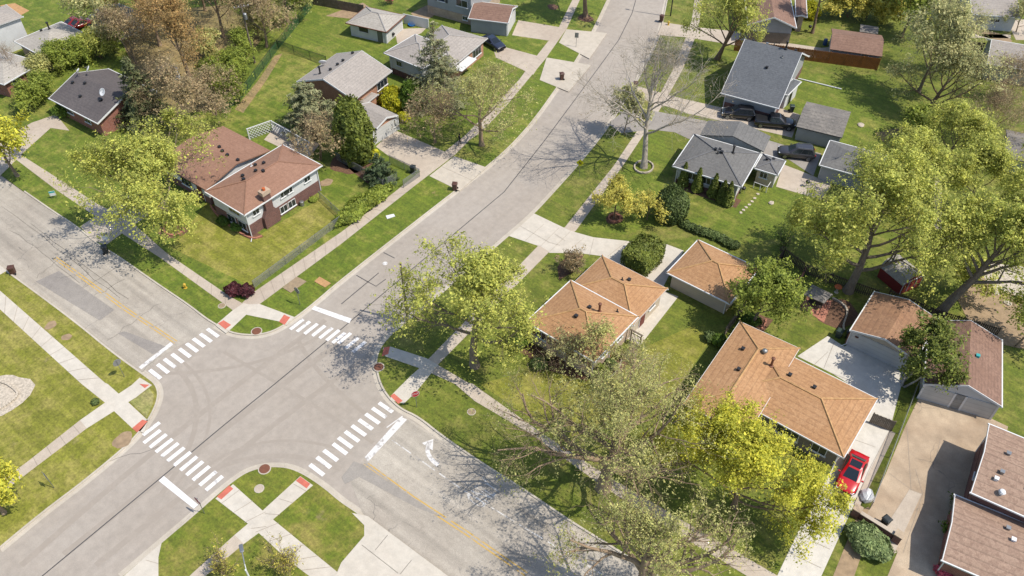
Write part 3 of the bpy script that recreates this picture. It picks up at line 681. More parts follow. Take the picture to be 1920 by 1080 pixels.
    def door(s, k, f, m='door_red', wd=.95, ht=2.05, z0=.18):
        fr = s._panel('door_frame', k, f, z0, wd+.2, ht+.1, 'trim', .04); d_ = s._panel('door', k, f, z0+.02, wd, ht, m, .075, fr)
        return fr
    def garage_door(s, k, f, wd=4.8, ht=2.1, z0=.14, m='gdoor', trim='trim'):
        c, d, nn, L = s.side(k)
        g = s._panel('garage_door', k, f, z0, wd, ht, m, .03)
        for x in (-wd/2-.09, wd/2+.09):
            mb = MB(); e = c+d*(L*f+x)+nn*.05; mb.box((e.x, e.y, z0+ht/2), (.18, .1, ht), u=(d.x, d.y)); mb.build('jamb', M[trim], g)
        return g
    def top(s, a, b):
        L, W = s.L, s.W
        if s.along_u: h = s.h*(1-abs(b-W/2)/(W/2)); h = min(h, s.h*min(a, L-a)/(W/2)) if s.kind == 'hip' else h
        else: h = s.h*(1-abs(a-L/2)/(L/2)); h = min(h, s.h*min(b, W-b)/(L/2)) if s.kind == 'hip' else h
        return s.p(a, b, s.ze+h)
    def vent(s, fa, fb, kind='box', m='metal_dark'):
        q = s.top(fa*s.L, fb*s.W); mb = MB()
        if kind == 'box': mb.box((q.x, q.y, q.z+.08), (.3, .3, .22), u=(s.u.x, s.u.y)); mb.box((q.x, q.y, q.z+.25), (.36, .36, .05), u=(s.u.x, s.u.y)); nm = 'roof_vent'
        elif kind == 'pipe': mb.lathe((q.x, q.y, q.z-.1), [(.18,0),(.18,.12),(.07,.14),(.07,.5)], 8); nm = 'vent_pipe'
        elif kind == 'flue': mb.lathe((q.x, q.y, q.z-.15), [(.24,0),(.24,.2),(.12,.24),(.12,1.15),(.2,1.17),(.2,1.3),(.06,1.38)], 10); nm = 'flue'
        elif kind == 'turbine': mb.lathe((q.x, q.y, q.z-.1), [(.16,0),(.16,.25),(.26,.3),(.3,.42),(.22,.56),(.05,.62)], 10); nm = 'turbine_vent'
        mb.build(nm, M[m], s.roof)
    def spout(s, a, b, k_out=.12, m='trim', foot=(0,0)):
        q = s.p(a, b); mb = MB(); mb.tube([(q.x, q.y, s.ze-.1), (q.x, q.y, .3), (q.x+foot[0], q.y+foot[1], .2)], .055, 5); mb.build('downspout', M[m], s.root)
def house(name, px, label, cat='house', group=None):
    p = at(*px); return empty(name, (p.x, p.y, 0), label, cat, group)
def dish(px, z, label, r=.42, az=2.0, pole=.6):
    p = at(*px, z); t = empty('satellite_dish', p, label, 'satellite dish')
    mb = MB(); mb.tube([p, p+Vector((0,0,pole))], .03, 6); mb.build('mast', M['metal'], t)
    d = Vector((math.cos(az)*.8, math.sin(az)*.8, .6)).normalized(); a = d.orthogonal().normalized(); b = d.cross(a); c = p+Vector((0,0,pole))
    mb = MB(); rings = []
    for rr, dz in ((.02, -.1), (.5, -.06), (.85, 0), (1, .05), (1.0, .09), (.85, .04), (.5, -.02), (.02, -.06)):
        rings.append([c+d*dz+(a*math.cos(2*math.pi*k/14)+b*math.sin(2*math.pi*k/14))*rr*r for k in range(14)])
    mb.loft(rings); mb.build('reflector', M['sign_white'], t, True)
    mb = MB(); mb.tube([c-b*r*.8, c+d*.45], .02, 5); mb.build('feed_arm', M['metal'], t)

# corner house with the tan hip roofs
h = house('corner_house', (1115,610), 'tan roofed corner house with white gutters behind the large corner maple')
b = Block(h, (987,603), (1115,678), (1067,524), 3.3, 'b_tan', 'r_tan', caps='cap_tan', pitch=.34, ridge='u')
for f, sh in ((.16,1),(.5,1),(.82,1)): b.window(0, f, 1.5, 1.3, 1.1, 2, 'shutter_red')
b.window(3, .3, 1.7, 1.0, .8); b.window(3, .7, 1.7, 1.0, .8); b.door(3, .52, 'trim_brown')
b.vent(.52,.62); b.vent(.48,.38); b.vent(.64,.66,'flue','trim_brown'); b.vent(.78,.86,'pipe'); b.spout(.5,.3, foot=(-.3,-.7)); b.spout(b.L-.4, .4)
b2 = Block(h, (1252,541), (1187,610), (1128,480), 2.7, 'w_cream', 'r_tan', caps='cap_tan', pitch=.34)
b2.vent(.33,.42); b2.vent(.42,.48,'pipe'); b2.window(0,.3,1.3,1.1,.9); b2.door(0,.62)
h = house('garage', (1320,520), 'tan roofed garage with a cream wall beside the corner house driveway', 'garage')
b = Block(h, (1251,511), (1368,569), (1309,450), 2.4, 'w_cream', 'r_tan', caps='cap_tan', pitch=.36); b.door(2,.2,'door_red'); b.garage_door(2,.62,3.6,2.0); b.spout(b.L-.5,.35)
# tan two-wing house under the yellow tree
h = house('tan_house', (1480,740), 'tan roofed two wing house with the red car parked at its side')
b = Block(h, (1387,602), (1500,653), (1270,752), 3.2, 'b_tan', 'r_tan', caps='cap_tan', pitch=.25, ridge='v', trim_w=.07)
b.vent(.3,.3); b.vent(.42,.52); b.vent(.6,.25,'turbine','metal'); b.vent(.78,.32,'flue','trim_brown'); b.window(0,.3,1.4); b.window(0,.7,1.4); b.window(2,.3,1.4); b.window(2,.75,1.4)
b2 = Block(h, (1582,858), (1645,748), (1430,787), 2.75, 'b_grey', 'r_tan', caps='cap_tan', pitch=.25, ridge='v', depth=12.3, trim_w=.07)
b2.vent(.62,.42); b2.vent(.62,.62); b2.window(2,.15,1.1,1.4,1.2); b2.window(2,.42,1.0,2.2,1.4,3); b2.door(2,.6,'door_grey'); b2.door(0,.75,'door_grey'); b2.spout(.4,.5)
h = house('garage', (1675,610), 'faded tan roofed double garage with white door at the end of the tan house driveway', 'garage')
b = Block(h, (1595,619), (1717,675), (1638,546), 2.5, 'w_cream', 'r_tan2', 'gable', .26, .3); b.garage_door(0,.52,6.6,2.1, trim='trim_brown')
b.spout(.1,.15,foot=(-.35,-.5)); b.spout(b.L-.1,.15,foot=(.0,-.5))
mb = MB(); c_, d_, n_, L_ = b.side(0); q = c_+d_*(L_*.08)+n_*.06; mb.lathe((q.x,q.y,1.75), [(.05,0),(.2,.03),(.2,.08),(.05,.12)], 10); mb.build('wall_ornament', M['trim_brown'], h)
h = house('garage', (1820,700), 'brown roofed double garage with white gable doors on the stained driveway', 'garage')
b = Block(h, (1733,720), (1878,762), (1784,612), 2.5, 'w_white', 'r_red', 'gable', .42, .25, 'v'); b.garage_door(0,.28,3.6,2.1); b.garage_door(0,.72,3.6,2.1); b.vent(.62,.5,'box','teal'); b.vent(.35,.25,'pipe')
h = house('brown_roof_house', (1860,930), 'mauve roofed split level house in the lower right corner with white roof vents')
b = Block(h, (1821,923), (1900,958), (1866,800), 3.95, 'b_brown', 'r_mauve', 'gable', .2, .35, 'u', length=13, fascia='trim', lower='b_brown', zsplit=1.6)
b.vent(.13,.35,'box','metal'); b.vent(.11,.25,'box','sign_white'); b.vent(.16,.12,'turbine','sign_white'); b.vent(.14,.62,'box','metal'); b.vent(.3,.3); b.window(2,.4,2.2,.9,.8); b.spout(.3,b.W-.3)
b2 = Block(h, (1767,1050), (1860,1090), (1812,937), 2.7, 'b_red', 'r_mauve', 'gable', .2, .35, 'u', length=14)
b2.vent(.33,.62,'box','sign_white'); b2.vent(.3,.78,'box','metal'); b2.window(0,.25,1.2,1.8,1.3,3); b2.spout(.3,.3)
# brown-roofed house on the north corner
h = house('brown_house', (480,350), 'split level house with brown roof, brick base and tapered brick chimney')
b = Block(h, (458,403), (603,310), (384,359), 3.9, 'w_white', 'r_brown', pitch=.3, lower='b_brown', zsplit=1.75, caps='cap_brown')
for f in (.12,): b.window(0, f, 2.6, 1.0, .75)
b.window(0,.5,2.6,1.0,.75,2); b.window(0,.58,2.6,1.0,.75,2); b.window(0,.84,2.6,1.0,.75); b.window(0,.46,.5,1.15,1.0); b.window(0,.575,.5,1.15,1.0)
b.window(2,.2,.55,1.5,1.2); b.window(2,.52,.55,1.5,1.2); b.window(2,.35,2.5,2.0,1.0,3)
b.vent(.35,.72); b.vent(.3,.58); b.vent(.47,.62); b.vent(.5,.48); b.vent(.62,.72); b.vent(.56,.83); b.vent(.54,.9,'pipe','sign_white')
b.spout(.25,.15,foot=(.5,-.6)); b.spout(b.L-.6,.35)
ch = MB(); c_, d_, n_, L_ = b.side(0); q = c_+d_*(L_*.27)
def chbox(z0, z1, w0, w1, dep0, dep1):
    rings = []
    for z, ww, dp in ((z0, w0, dep0), (z1, w1, dep1)):
        rings.append([q+d_*sx*ww/2+n_*(dp if sy else -.1)+Vector((0,0,z)) for sx, sy in ((-1,0),(1,0),(1,1),(-1,1))])
    return rings
r_ = chbox(.02, 1.7, 2.2, 2.2, .5, .5); r_ += chbox(2.6, 4.9, 1.05, 1.05, .5, .5); ch.loft(r_); cho = ch.build('chimney', M['b_brown'], h)
mb = MB(); mb.box((q.x+n_.x*.2, q.y+n_.y*.2, 5.0), (1.2,.85,.5), u=(d_.x,d_.y)); mb.build('cap', M['b_tan'], cho)
mb = MB(); mb.lathe((q.x+n_.x*.2, q.y+n_.y*.2, 5.25), [(.2,0),(.2,.3),(.14,.32)], 10); mb.build('flue_pot', M['clay'], cho)
mb = MB(); e = c_+d_*(L_*.68)+n_*.4; mb.lathe((e.x,e.y,G), [(.05,0),(.28,.02),(.28,.6),(.2,.64)], 10); mb.build('meter_box', M['metal'], h)
b2 = Block(h, (418,236), (507,282), (378,352), 2.9, 'w_white', 'r_brown', 'gable', .19, .45, 'u', lower='b_brown', zsplit=1.2, fascia=None)
for fa, fb in ((.12,.42),(.5,.4),(.62,.44),(.75,.46),(.95,.45)): b2.vent(fa, fb)
b2.window(1,.5,1.1,2.2,1.2,3); b2.door(1,.8)
h = house('dark_roof_house', (170,190), 'low red brick house with a charcoal gable roof carrying satellite dishes')
b = Block(h, (92,184), (183,231), (207,131), 2.7, 'b_red', 'r_char', 'gable', .34, .5, 'u'); b.window(0,.3,1.2,1.4); b.window(0,.7,1.2,1.4); b.window(2,.5,1.2,1.4)
for fa, fb in ((.12,.35),(.42,.22),(.3,.42),(.75,.3)): b.vent(fa, fb)
dish((195,180), 4.4, 'white dish in the middle of the charcoal roof', .55, -1.5); dish((149,140), 4.6, 'left dish of the pair on the charcoal roof ridge', .4, -2.6); dish((168,136), 4.6, 'right dish of the pair on the charcoal roof ridge', .45, -2.2)
h = house('white_house', (10,60), 'tall white house at the top left edge with a pale grey roof')
b = Block(h, (43,31), (-40,60), (8,10), 4.9, 'w_white', 'r_grey', 'hip', .34, .4, length=13)
h = house('grey_roof_house', (95,80), 'pale grey hip roofed house behind the green shrubs at top left')
b = Block(h, (27,77), (82,107), (117,42), 2.7, 'b_tan', 'r_warm', 'hip', .32); b.vent(.15,.5); b.vent(.3,.6,'flue','metal_dark'); b.window(3,.4,1.2); b.window(3,.75,1.2)
h = house('grey_roof_house', (35,140), 'pale roofed house at the left edge with a brick porch')
b = Block(h, (7,158), (77,117), (-45,125), 2.7, 'b_red', 'r_warm', 'hip', .3); b.vent(.35,.6); b.window(0,.3,1.2); b.window(0,.75,1.2,1.6)
# light grey house with orange brick front
h = house('grey_house', (660,150), 'light grey roofed house with orange brick front beside the tall arborvitae')
b = Block(h, (735,133), (664,188), (631,100), 4.1, 'b_orange', 'r_grey', 'gable', .36, .55, 'u', caps='cap_grey')
for fa, fb in ((.08,.62),(.36,.6),(.5,.6),(.68,.6)): b.vent(fa, fb)
b.vent(.78,.72,'flue','metal_dark'); b.window(0,.18,2.3,2.4,1.1,3); b.window(0,.16,.6,2.2,1.0,3); b.door(0,.6,'door_grey'); b.window(2,.5,2.0,1.2)
b2 = Block(h, (746,216), (706,241), (690,195), 2.6, 'b_orange', 'r_grey', 'gable', .34, .3, 'v'); b2.garage_door(0,.56,4.6,2.1); b2.window(0,.06,.9,.3,1.2,1)
b3 = Block(h, (709,177), (684,197), (697,170), 2.8, 'b_orange', 'r_grey', 'hip', .2, .25)
dish((606,124), 4.5, 'white dish at the far corner of the light grey roof', .55, 2.4)
h = house('white_hip_house', (815,95), 'grey hip roofed house with white upper wall behind the tall spruce')
b = Block(h, (720,99), (792,128), (770,61), 3.5, 'w_white', 'r_grey', 'hip', .34, .5, lower='b_brown', zsplit=1.1, caps='cap_grey'); b.window(0,.3,1.9,1.1,.85); b.spout(.9,.35)
b2 = Block(h, (914,72), (848,126), (836,42), 2.9, 'b_orange', 'r_grey', 'hip', .32, .5, caps='cap_grey'); b2.window(0,.22,1.0,2.4,1.3,3); b2.window(0,.55,1.0,1.2,1.2)
b2.vent(.7,.5,'pipe','metal')
mb = MB(); c_, d_, n_, L_ = b2.side(0); q = c_+d_*(L_*.75)+n_*.8; mb.box((q.x,q.y,2.2), (4.2,1.8,.1), u=(d_.x,d_.y)); mb.build('porch_roof', M['trim'], h)
h = house('garage', (700,45), 'white garage with a grey hip roof beside the white picket panel', 'garage')
b = Block(h, (649,43), (724,60), (688,13), 2.4, 'w_white', 'r_warm', 'hip', .36, .4, caps='cap_grey', fascia='trim_brown'); b.window(0,.38,1.3,1.6,.7,2,frame='metal_dark'); b.door(0,.84,'door_grey'); b.garage_door(3,.48,4.6,2.0)
h = house('grey_two_storey_house', (850,25), 'two storey grey sided house at the top edge with brown roofs')
b = Block(h, (797,26), (886,50), (850,-20), 5.3, 'w_grey', 'r_red', 'gable', .34, .4, 'v', base=True, lower='b_tan', zsplit=1.6); b.window(0,.33,2.9,1.5,1.3,1,'trim_dark'); b.window(0,.8,2.9,2.2,1.2,2); b.window(0,.86,.7,1.0,.7)
b2 = Block(h, (878,34), (953,43), (898,3), 2.6, 'w_grey', 'r_red', 'gable', .34, .3, 'u'); b2.garage_door(3,.5,4.8,2.1); b2.spout(b2.L-.3,.2)
# right side
h = house('slate_roof_house', (1430,140), 'blue grey gable roofed house beside the orange wooden fence')
b = Block(h, (1352,174), (1460,203), (1414,80), 2.8, 'w_grey', 'r_slate', 'gable', .55, .5, 'u', lower='b_brown', zsplit=1.3)
b.vent(.1,.62,'box'); b.vent(.35,.62,'box','metal'); b.vent(.47,.62,'pipe'); b.vent(.85,.62,'box'); b.vent(.72,.5,'flue','metal_dark'); b.vent(.72,.42,'pipe','metal'); b.vent(.55,.3,'box'); b.window(0,.3,.4,1.0,.8); b.spout(.6,.4)
b2 = Block(h, (1477,178), (1502,153), (1465,170), 2.6, 'w_white', 'r_slate', 'hip', .2, .2); b2.door(0,.4,'black')
h = house('garage', (1545,235), 'garage with a patchy weathered roof and grey siding behind the parked pickup', 'garage')
b = Block(h, (1493,237), (1579,258), (1516,191), 2.3, 'w_grey', 'r_worn', 'gable', .24, .25, 'u', fascia=None); b.door(3,.3,'door_grey'); b.garage_door(2,.5,4.4,2.0)
h = house('grey_hip_house', (1345,300), 'grey hip roofed house with columnar evergreens along its front wall')
b = Block(h, (1262,311), (1390,350), (1302,252), 2.8, 'w_white', 'r_mid', 'hip', .34, .5, lower='b_brown', zsplit=.7, caps='cap_mid', fascia='trim'); b.window(0,.26,1.3,1.1,1.0,2,'shutter_blue'); b.window(0,.5,1.3,1.1,1.0,2,'shutter_blue'); b.window(0,.74,1.3,1.1,1.0,2,'shutter_blue'); b.door(3,.35,'door_grey')
b.vent(.45,.5,'box'); b.vent(.5,.55,'box'); b.vent(.5,.45,'pipe'); b.vent(.55,.48,'box'); b.vent(.68,.62,'flue','metal_dark'); b.spout(b.L-.5,.3,foot=(.3,-1.2)); b.spout(.5,.4)
b2 = Block(h, (1312,253), (1432,284), (1328,226), 2.6, 'w_white', 'r_mid', 'gable', .26, .4, 'v', fascia=None)
b3 = Block(h, (1415,315), (1458,328), (1428,288), 2.5, 'w_cream', 'r_mid', 'hip', .3, .35, caps='cap_mid'); b3.vent(.3,.6); b3.vent(.55,.7); b3.window(0,.4,1.2,1.0,.9); b3.garage_door(3,.5,2.4,1.9)
h = house('garage', (1580,310), 'grey roofed garage half hidden under the big maple by the dark grey suv', 'garage')
b = Block(h, (1537,309), (1606,328), (1556,263), 2.5, 'w_grey', 'r_mid', 'hip', .3, .3, length=7); b.garage_door(2,.5,4.4,2.0)
h = house('dark_brown_house', (1460,50), 'dark brown roofed house with a pale gable above brick at the top edge')
b = Block(h, (1403,46), (1493,52), (1428,-22), 3.2, 'w_grey', 'r_red', 'gable', .4, .5, 'v', lower='b_grey', zsplit=1.9)
b2 = Block(h, (1493,30), (1513,32), (1493,-20), 2.9, 'b_tan', 'r_red', 'gable', .3, .4, 'v')
h = house('garage', (1605,85), 'dark brown roofed garage behind the orange wooden fence', 'garage')
b = Block(h, (1556,92), (1654,106), (1565,54), 2.3, 'w_grey', 'r_red', 'gable', .28, .3, 'u', fascia=None); b.door(0,.7,'door_grey'); b.garage_door(2,.5,4.4,2.0)
h = house('garden_shed', (1632,58), 'small pale metal roofed shed behind the dark brown garage', 'shed')
b = Block(h, (1612,59), (1646,64), (1618,46), 1.9, 'w_sage', 'r_worn', 'gable', .3, .15, 'u', fascia=None); b.door(0,.5,'door_grey',.9,1.6)
h = house('white_garage_house', (1860,30), 'pale sided building at the top right corner with bins along its wall', 'garage')
b = Block(h, (1822,26), (1912,33), (1822,-22), 2.7, 'w_white', 'r_grey', 'gable', .34, .3, 'u'); b.window(0,.5,1.5,.7,.6); b.window(0,.6,1.5,.7,.6)
h = house('sage_house', (1890,110), 'grey green gable building at the right edge with a dark fence running to it', 'garage')
b = Block(h, (1851,119), (1945,135), (1846,72), 2.7, 'w_sage', 'r_grey', 'gable', .45, .3, 'u', length=14)
h = house('grey_shed', (1905,270), 'weathered grey roofed shed on the right edge beyond the wooden playset', 'shed')
b = Block(h, (1882,294), (1960,312), (1884,242), 2.4, 'w_sage', 'r_worn', 'gable', .22, .2, 'u', length=7, fascia=None); b.door(2,.5,'door_grey')
h = house('white_shed', (310,135), 'small white walled shed glimpsed between the bare orange trees', 'shed')
b = Block(h, (293,128), (318,138), (303,115), 1.9, 'w_white', 'r_warm', 'gable', .3, .15, 'u', fascia=None); b.door(0,.5,'trim_brown',.9,1.6)
h = house('white_house', (215,25), 'white house mostly hidden by trees at the top left')
b = Block(h, (165,32), (215,52), (215,4), 2.7, 'w_white', 'r_grey', 'gable', .3, .4); b.window(0,.4,1.2)
# red barn shed with a gambrel roof
h = house('barn_shed', (1680,520), 'red barn shaped shed with a silvery gambrel roof', 'shed')
a = at(1685,553); r1 = at(1722,537); l1 = at(1636,522); e = (r1-a); Wd = e.length; e.normalize(); f = Vector((-e.y, e.x, 0)); Ld = abs((l1-a).dot(f)); f = f*(1 if (l1-a).dot(f) > 0 else -1)
prof = [(0,.15),(0,1.75),(.16,2.35),(.5,2.75),(.84,2.35),(1,1.75),(1,.15)]
mb = MB(); mb.loft([[a+e*(x*Wd)+f*y+Vector((0,0,z-.03-G)) for x, z in prof] for y in (0, Ld)]); mb.build('wall', M['w_red'], h)
mb = MB(); rp = [(-.04,1.66),(.15,2.38),(.5,2.8),(.85,2.38),(1.04,1.66)]
ro = [[a+e*(x*Wd)+f*y+Vector((0,0,z-G)) for x, z in rp]+[a+e*(x*Wd)+f*y+Vector((0,0,z-.08-G)) for x, z in rp[::-1]] for y in (-.12, Ld+.12)]
mb.loft(ro); mb.build('roof', M['r_warm'], h)
mb = MB()
for (x0, z0), (x1, z1) in (((0,.15),(0,1.75)), ((1,.15),(1,1.75)), ((0,1.75),(1,1.75)), ((.32,.2),(.32,1.7)), ((.68,.2),(.68,1.7))):
    mb.tube([a+e*(x0*Wd)-f*.03+Vector((0,0,z0)), a+e*(x1*Wd)-f*.03+Vector((0,0,z1))], .05, 4)
mb.build('door_trim', M['trim'], h)
# ------------------------------------------------------------------ vehicles
def car(name, px, deg, label, kind, paint, L=4.6, Wd=1.84, H=1.48, group=None, extra=()):
    p = at(*px, 0.15); t = empty(name, p, label, {'pickup':'pickup truck','suv':'suv'}.get(kind, 'car'), group)
    hw = Wd/2; gl = .3; belt = H*.62 if kind != 'sedan' else H*.64
    hood = belt-.06 if kind == 'sedan' else belt-.02
    def ring(x, zt, w_, zb=gl, crown=.03):
        return [Vector((x, y*w_, z)) for y, z in ((-.82, zb), (-.97, zb+.12), (-1, zb+.32), (-.985, zt-.16), (-.93, zt-.05), (-.8, zt), (-.4, zt+crown), (0, zt+crown*1.3), (.4, zt+crown), (.8, zt), (.93, zt-.05), (.985, zt-.16), (1, zt-.0+zb+.32-zt), (.97, zb+.12), (.82, zb))]
    h = L/2
    st = [(-h, belt-.22, .78, gl+.16), (-h+.08, belt-.06, .88, gl+.05), (-h+.4, belt, .97, gl), (-h+1.3, belt, 1, gl), (0, belt, 1, gl), (h-1.25, belt-.0, 1, gl), (h-.95, hood, .98, gl), (h-.45, hood-.09, .93, gl), (h-.15, hood-.2, .84, gl+.04), (h, hood-.36, .7, gl+.14)]
    if kind == 'pickup': st[0] = (-h, belt-.04, .95, gl+.1); st[1] = (-h+.08, belt, .97, gl+.05)
    mb = MB(); mb.loft([[v+p for v in ring(x, zt, hw*w_, zb)] for x, zt, w_, zb in st]); b = mb.build('body', M[paint], t, True)
    # cabin
    if kind == 'sedan': xr, xrt, xft, xf = -h+.55, -h+1.35, h-2.35, h-1.2
    elif kind == 'suv': xr, xrt, xft, xf = -h+.1, -h+.5, h-2.15, h-1.2
    else: xr, xrt, xft, xf = -h+1.85, -h+2.05, h-2.2, h-1.3
    wl, wt = hw*.93, hw*.7; zt = H
    def outline(xa, xb, w_, z, c=.1): return [Vector(q)+p for q in ((xa, -w_+c, z), (xa+c, -w_, z), (xb-c*2.5, -w_, z), (xb, -w_*.72, z), (xb, w_*.72, z), (xb-c*2.5, w_, z), (xa+c, w_, z), (xa, w_-c, z))]
    mb = MB(); mb.loft([outline(xr, xf, wl, belt-.02), outline(xrt, xft, wt, zt-.05), outline(xrt+.12, xft-.14, wt*.88, zt)]); mb.build('cabin', M[paint], t)
    def pane(nm, q, out, m='car_glass'):
        q = [Vector(v)+p for v in q]; n = (q[1]-q[0]).cross(q[3]-q[0]).normalized()
        if n.dot(Vector(out)) < 0: n = -n
        mb = MB(); mb.add([v+n*.012 for v in q]+[v-n*.02 for v in q], [(0,1,2,3),(7,6,5,4),(0,4,5,1),(1,5,6,2),(2,6,7,3),(3,7,4,0)]); return mb.build(nm, M[m], t)
    def lerp(a, b, f): return tuple(a[i]+(b[i]-a[i])*f for i in range(3))
    z0, z1 = belt+.03, zt-.09
    f0, f1 = (z0-belt+.02)/(zt-.05-belt+.02), (z1-belt+.02)/(zt-.05-belt+.02)
    X = lambda a, b, f: a+(b-a)*f
    wf0, wf1 = X(wl, wt, f0), X(wl, wt, f1)
    pane('windscreen', [(X(xf,xft,f0), -wf0*.72, z0), (X(xf,xft,f0), wf0*.72, z0), (X(xf,xft,f1), wf1*.72, z1), (X(xf,xft,f1), -wf1*.72, z1)], (1,0,.3))
    pane('rear_window', [(X(xr,xrt,f0), -wf0*.8, z0), (X(xr,xrt,f0), wf0*.8, z0), (X(xr,xrt,f1), wf1*.8, z1), (X(xr,xrt,f1), -wf1*.8, z1)], (-1,0,.3))
    for sg in (-1, 1):
        xa0, xb0, xa1, xb1 = X(xr,xrt,f0)+.22, X(xf,xft,f0)-.36, X(xr,xrt,f1)+.2, X(xf,xft,f1)-.34
        cuts = [0, .47, 1] if kind != 'suv' else [0, .24, .6, 1]
        for c0, c1 in zip(cuts[:-1], cuts[1:]):
            c1 -= .025
            pane('side_window', [(X(xa0,xb0,c0), sg*wf0, z0), (X(xa0,xb0,c1), sg*wf0, z0), (X(xa1,xb1,c1), sg*wf1, z1), (X(xa1,xb1,c0), sg*wf1, z1)], (0,sg,.3))
        mb = MB(); mb.box(p+Vector((xf-.45, sg*(hw+.1), belt+.06)), (.14,.2,.13)); mb.build('mirror', M[paint], t, bevel=.03)
        mb = MB(); mb.box(p+Vector((h-.2, sg*hw*.62, hood-.27)), (.22,.36,.13), rz=-sg*.35); mb.build('headlight', M['lamp_glass'], t, bevel=.03)
        mb = MB(); mb.box(p+Vector((-h+.06, sg*hw*.72, belt-.2)), (.14,.32,.16)); mb.build('taillight', M['tail_red'], t, bevel=.02)
        for x in (-h+.86, h-.9):
            y = sg*(hw-.1); r = .34 if kind == 'sedan' else .38
            mb = MB(); mb.tube([p+Vector((x, y-.11, r)), p+Vector((x, y-.09, r)), p+Vector((x, y+.09, r)), p+Vector((x, y+.11, r))], [r-.04, r, r, r-.04], 18); tr = mb.build('wheel', M['rubber'], t)
            mb = MB(); mb.tube([p+Vector((x, y+sg*.1, r)), p+Vector((x, y+sg*.125, r))], r*.66, 14); mb.build('rim', M['rim'], tr)
    mb = MB(); mb.box(p+Vector((h-.06, 0, gl+.2)), (.16, Wd*.62, .2)); mb.build('grille', M['black'], t, bevel=.03)
    if 'sunroof' in extra:
        mb = MB(); mb.box(p+Vector(((xrt+xft)/2+.05, 0, zt+.004)), ((xft-xrt)*.74, wt*1.5, .016)); mb.build('sunroof', M['car_glass'], t)
    if 'rails' in extra:
        for sg in (-1, 1):
            mb = MB(); mb.tube([p+Vector((xrt+.2, sg*wt*.9, zt)), p+Vector((xrt+.3, sg*wt*.9, zt+.06)), p+Vector((xft-.3, sg*wt*.9, zt+.06)), p+Vector((xft-.2, sg*wt*.9, zt))], .022, 5); mb.build('roof_rail', M['metal'], t)
    if kind == 'pickup':
        mb = MB(); mb.box(p+Vector((-h+.98, 0, belt+.03)), (1.66, Wd*.8, .05)); mb.build('bed_cover', M['black'], t, bevel=.02)
    t.rotation_euler = (0, 0, R_(deg)); return t
car('parked_car', (1594,893), -86, 'shiny red car with a black glass roof on the white driveway', 'sedan', 'p_red', 4.75, 1.88, 1.45, extra=('sunroof',))
car('parked_suv', (1383,219), -153, 'black suv parked against the brick base of the slate roofed house', 'suv', 'p_black', 4.75, 1.9, 1.7, extra=('rails',))
car('pickup_truck', (1451,236), 27, 'black pickup truck parked nose towards the weathered garage', 'pickup', 'p_black', 5.6, 1.98, 1.8)
car('parked_suv', (1491,293), -153, 'dark grey suv with roof rails on the asphalt beside the grey hip house', 'suv', 'p_grey', 4.8, 1.92, 1.72, extra=('rails',))
car('parked_car', (925,86), -12, 'dark blue car at the end of the drive by the white hip house', 'sedan', 'p_blue', 4.7, 1.84, 1.46)
car('parked_car', (137,50), -96, 'red car nearer the grey roof, outer one of two at the far left top', 'sedan', 'p_maroon', 4.4, 1.8, 1.44)
car('parked_car', (149,53), -96, 'red car beneath the pale green tree, inner one of two at the top left', 'sedan', 'p_maroon', 4.4, 1.8, 1.44)

# ------------------------------------------------------------------ small street things
def bin_(px, label, m='bin_brown', rz=0, z=G, cat='wheelie bin'):
    p = at(*px, z); t = empty('wheelie_bin', p, label, cat)
    def sq(a, b, z_): return [p+Vector((x*a, y*b, z_)) for x, y in ((-1,-1),(1,-1),(1,1),(-1,1))]
    mb = MB(); mb.loft([sq(.24,.26,.06), sq(.3,.33,1.0)]); mb.build('body', M[m], t, bevel=.03)
    mb = MB(); mb.loft([sq(.33,.36,1.0), sq(.33,.36,1.05), sq(.22,.26,1.13)]); mb.tube([p+Vector((-.38,-.25,.98)), p+Vector((-.38,.25,.98))], .025, 6); mb.build('lid', M[m], t, bevel=.02)
    for s in (-1, 1):
        mb = MB(); mb.tube([p+Vector((-.27, s*.28-.04, .14)), p+Vector((-.27, s*.28+.04, .14))], .14, 12); mb.build('wheel', M['rubber'], t)
    t.rotation_euler = (0,0,R_(rz)); return t
bin_((853,356), 'brown wheelie bin at the kerb end of the apron beside the long verge', rz=-150)
bin_((1053,149), 'brown wheelie bin on the verge corner below the spruce house drive', rz=-130)
bin_((26,513), 'brown wheelie bin in the gutter of the cracked street at the left edge', rz=140, z=.01)
bin_((1240,40), 'brown wheelie bin at the kerb by the far right verge', rz=10)
bin_((1191,166), 'brown wheelie bin behind the small pale leaved tree', rz=30)
bin_((200,474), 'dark wheelie bin in the shade of the big leafy tree', 'bin_dark', rz=60, z=.01)
bin_((775,324), 'dark wheelie bin inside the chain link corner by the fir', 'bin_dark', rz=20)
bin_((1846,52), 'pale grey wheelie bin against the white garage wall', 'metal', rz=-90)
bin_((1856,53), 'dark green wheelie bin beside the pale grey one', 'bin_green', rz=-90)
bin_((1483,210), 'dark green wheelie bin behind the slate roofed house', 'bin_green', rz=30)
bin_((1571,632), 'grey lidded bin on the concrete left of the tan double garage', 'bin_green', rz=-90)
bin_((1590,634), 'black bin tight against the tan double garage corner', 'bin_dark', rz=-90)
bin_((1657,984), 'dark bin behind the low brick wall on the stained drive', 'bin_dark', rz=70)
def octa(c, n, r):
    a = Vector((0,0,1)).cross(n).normalized(); b = n.cross(a)
    return [c+(a*math.cos(R_(22.5+45*i))+b*math.sin(R_(22.5+45*i)))*r for i in range(8)]
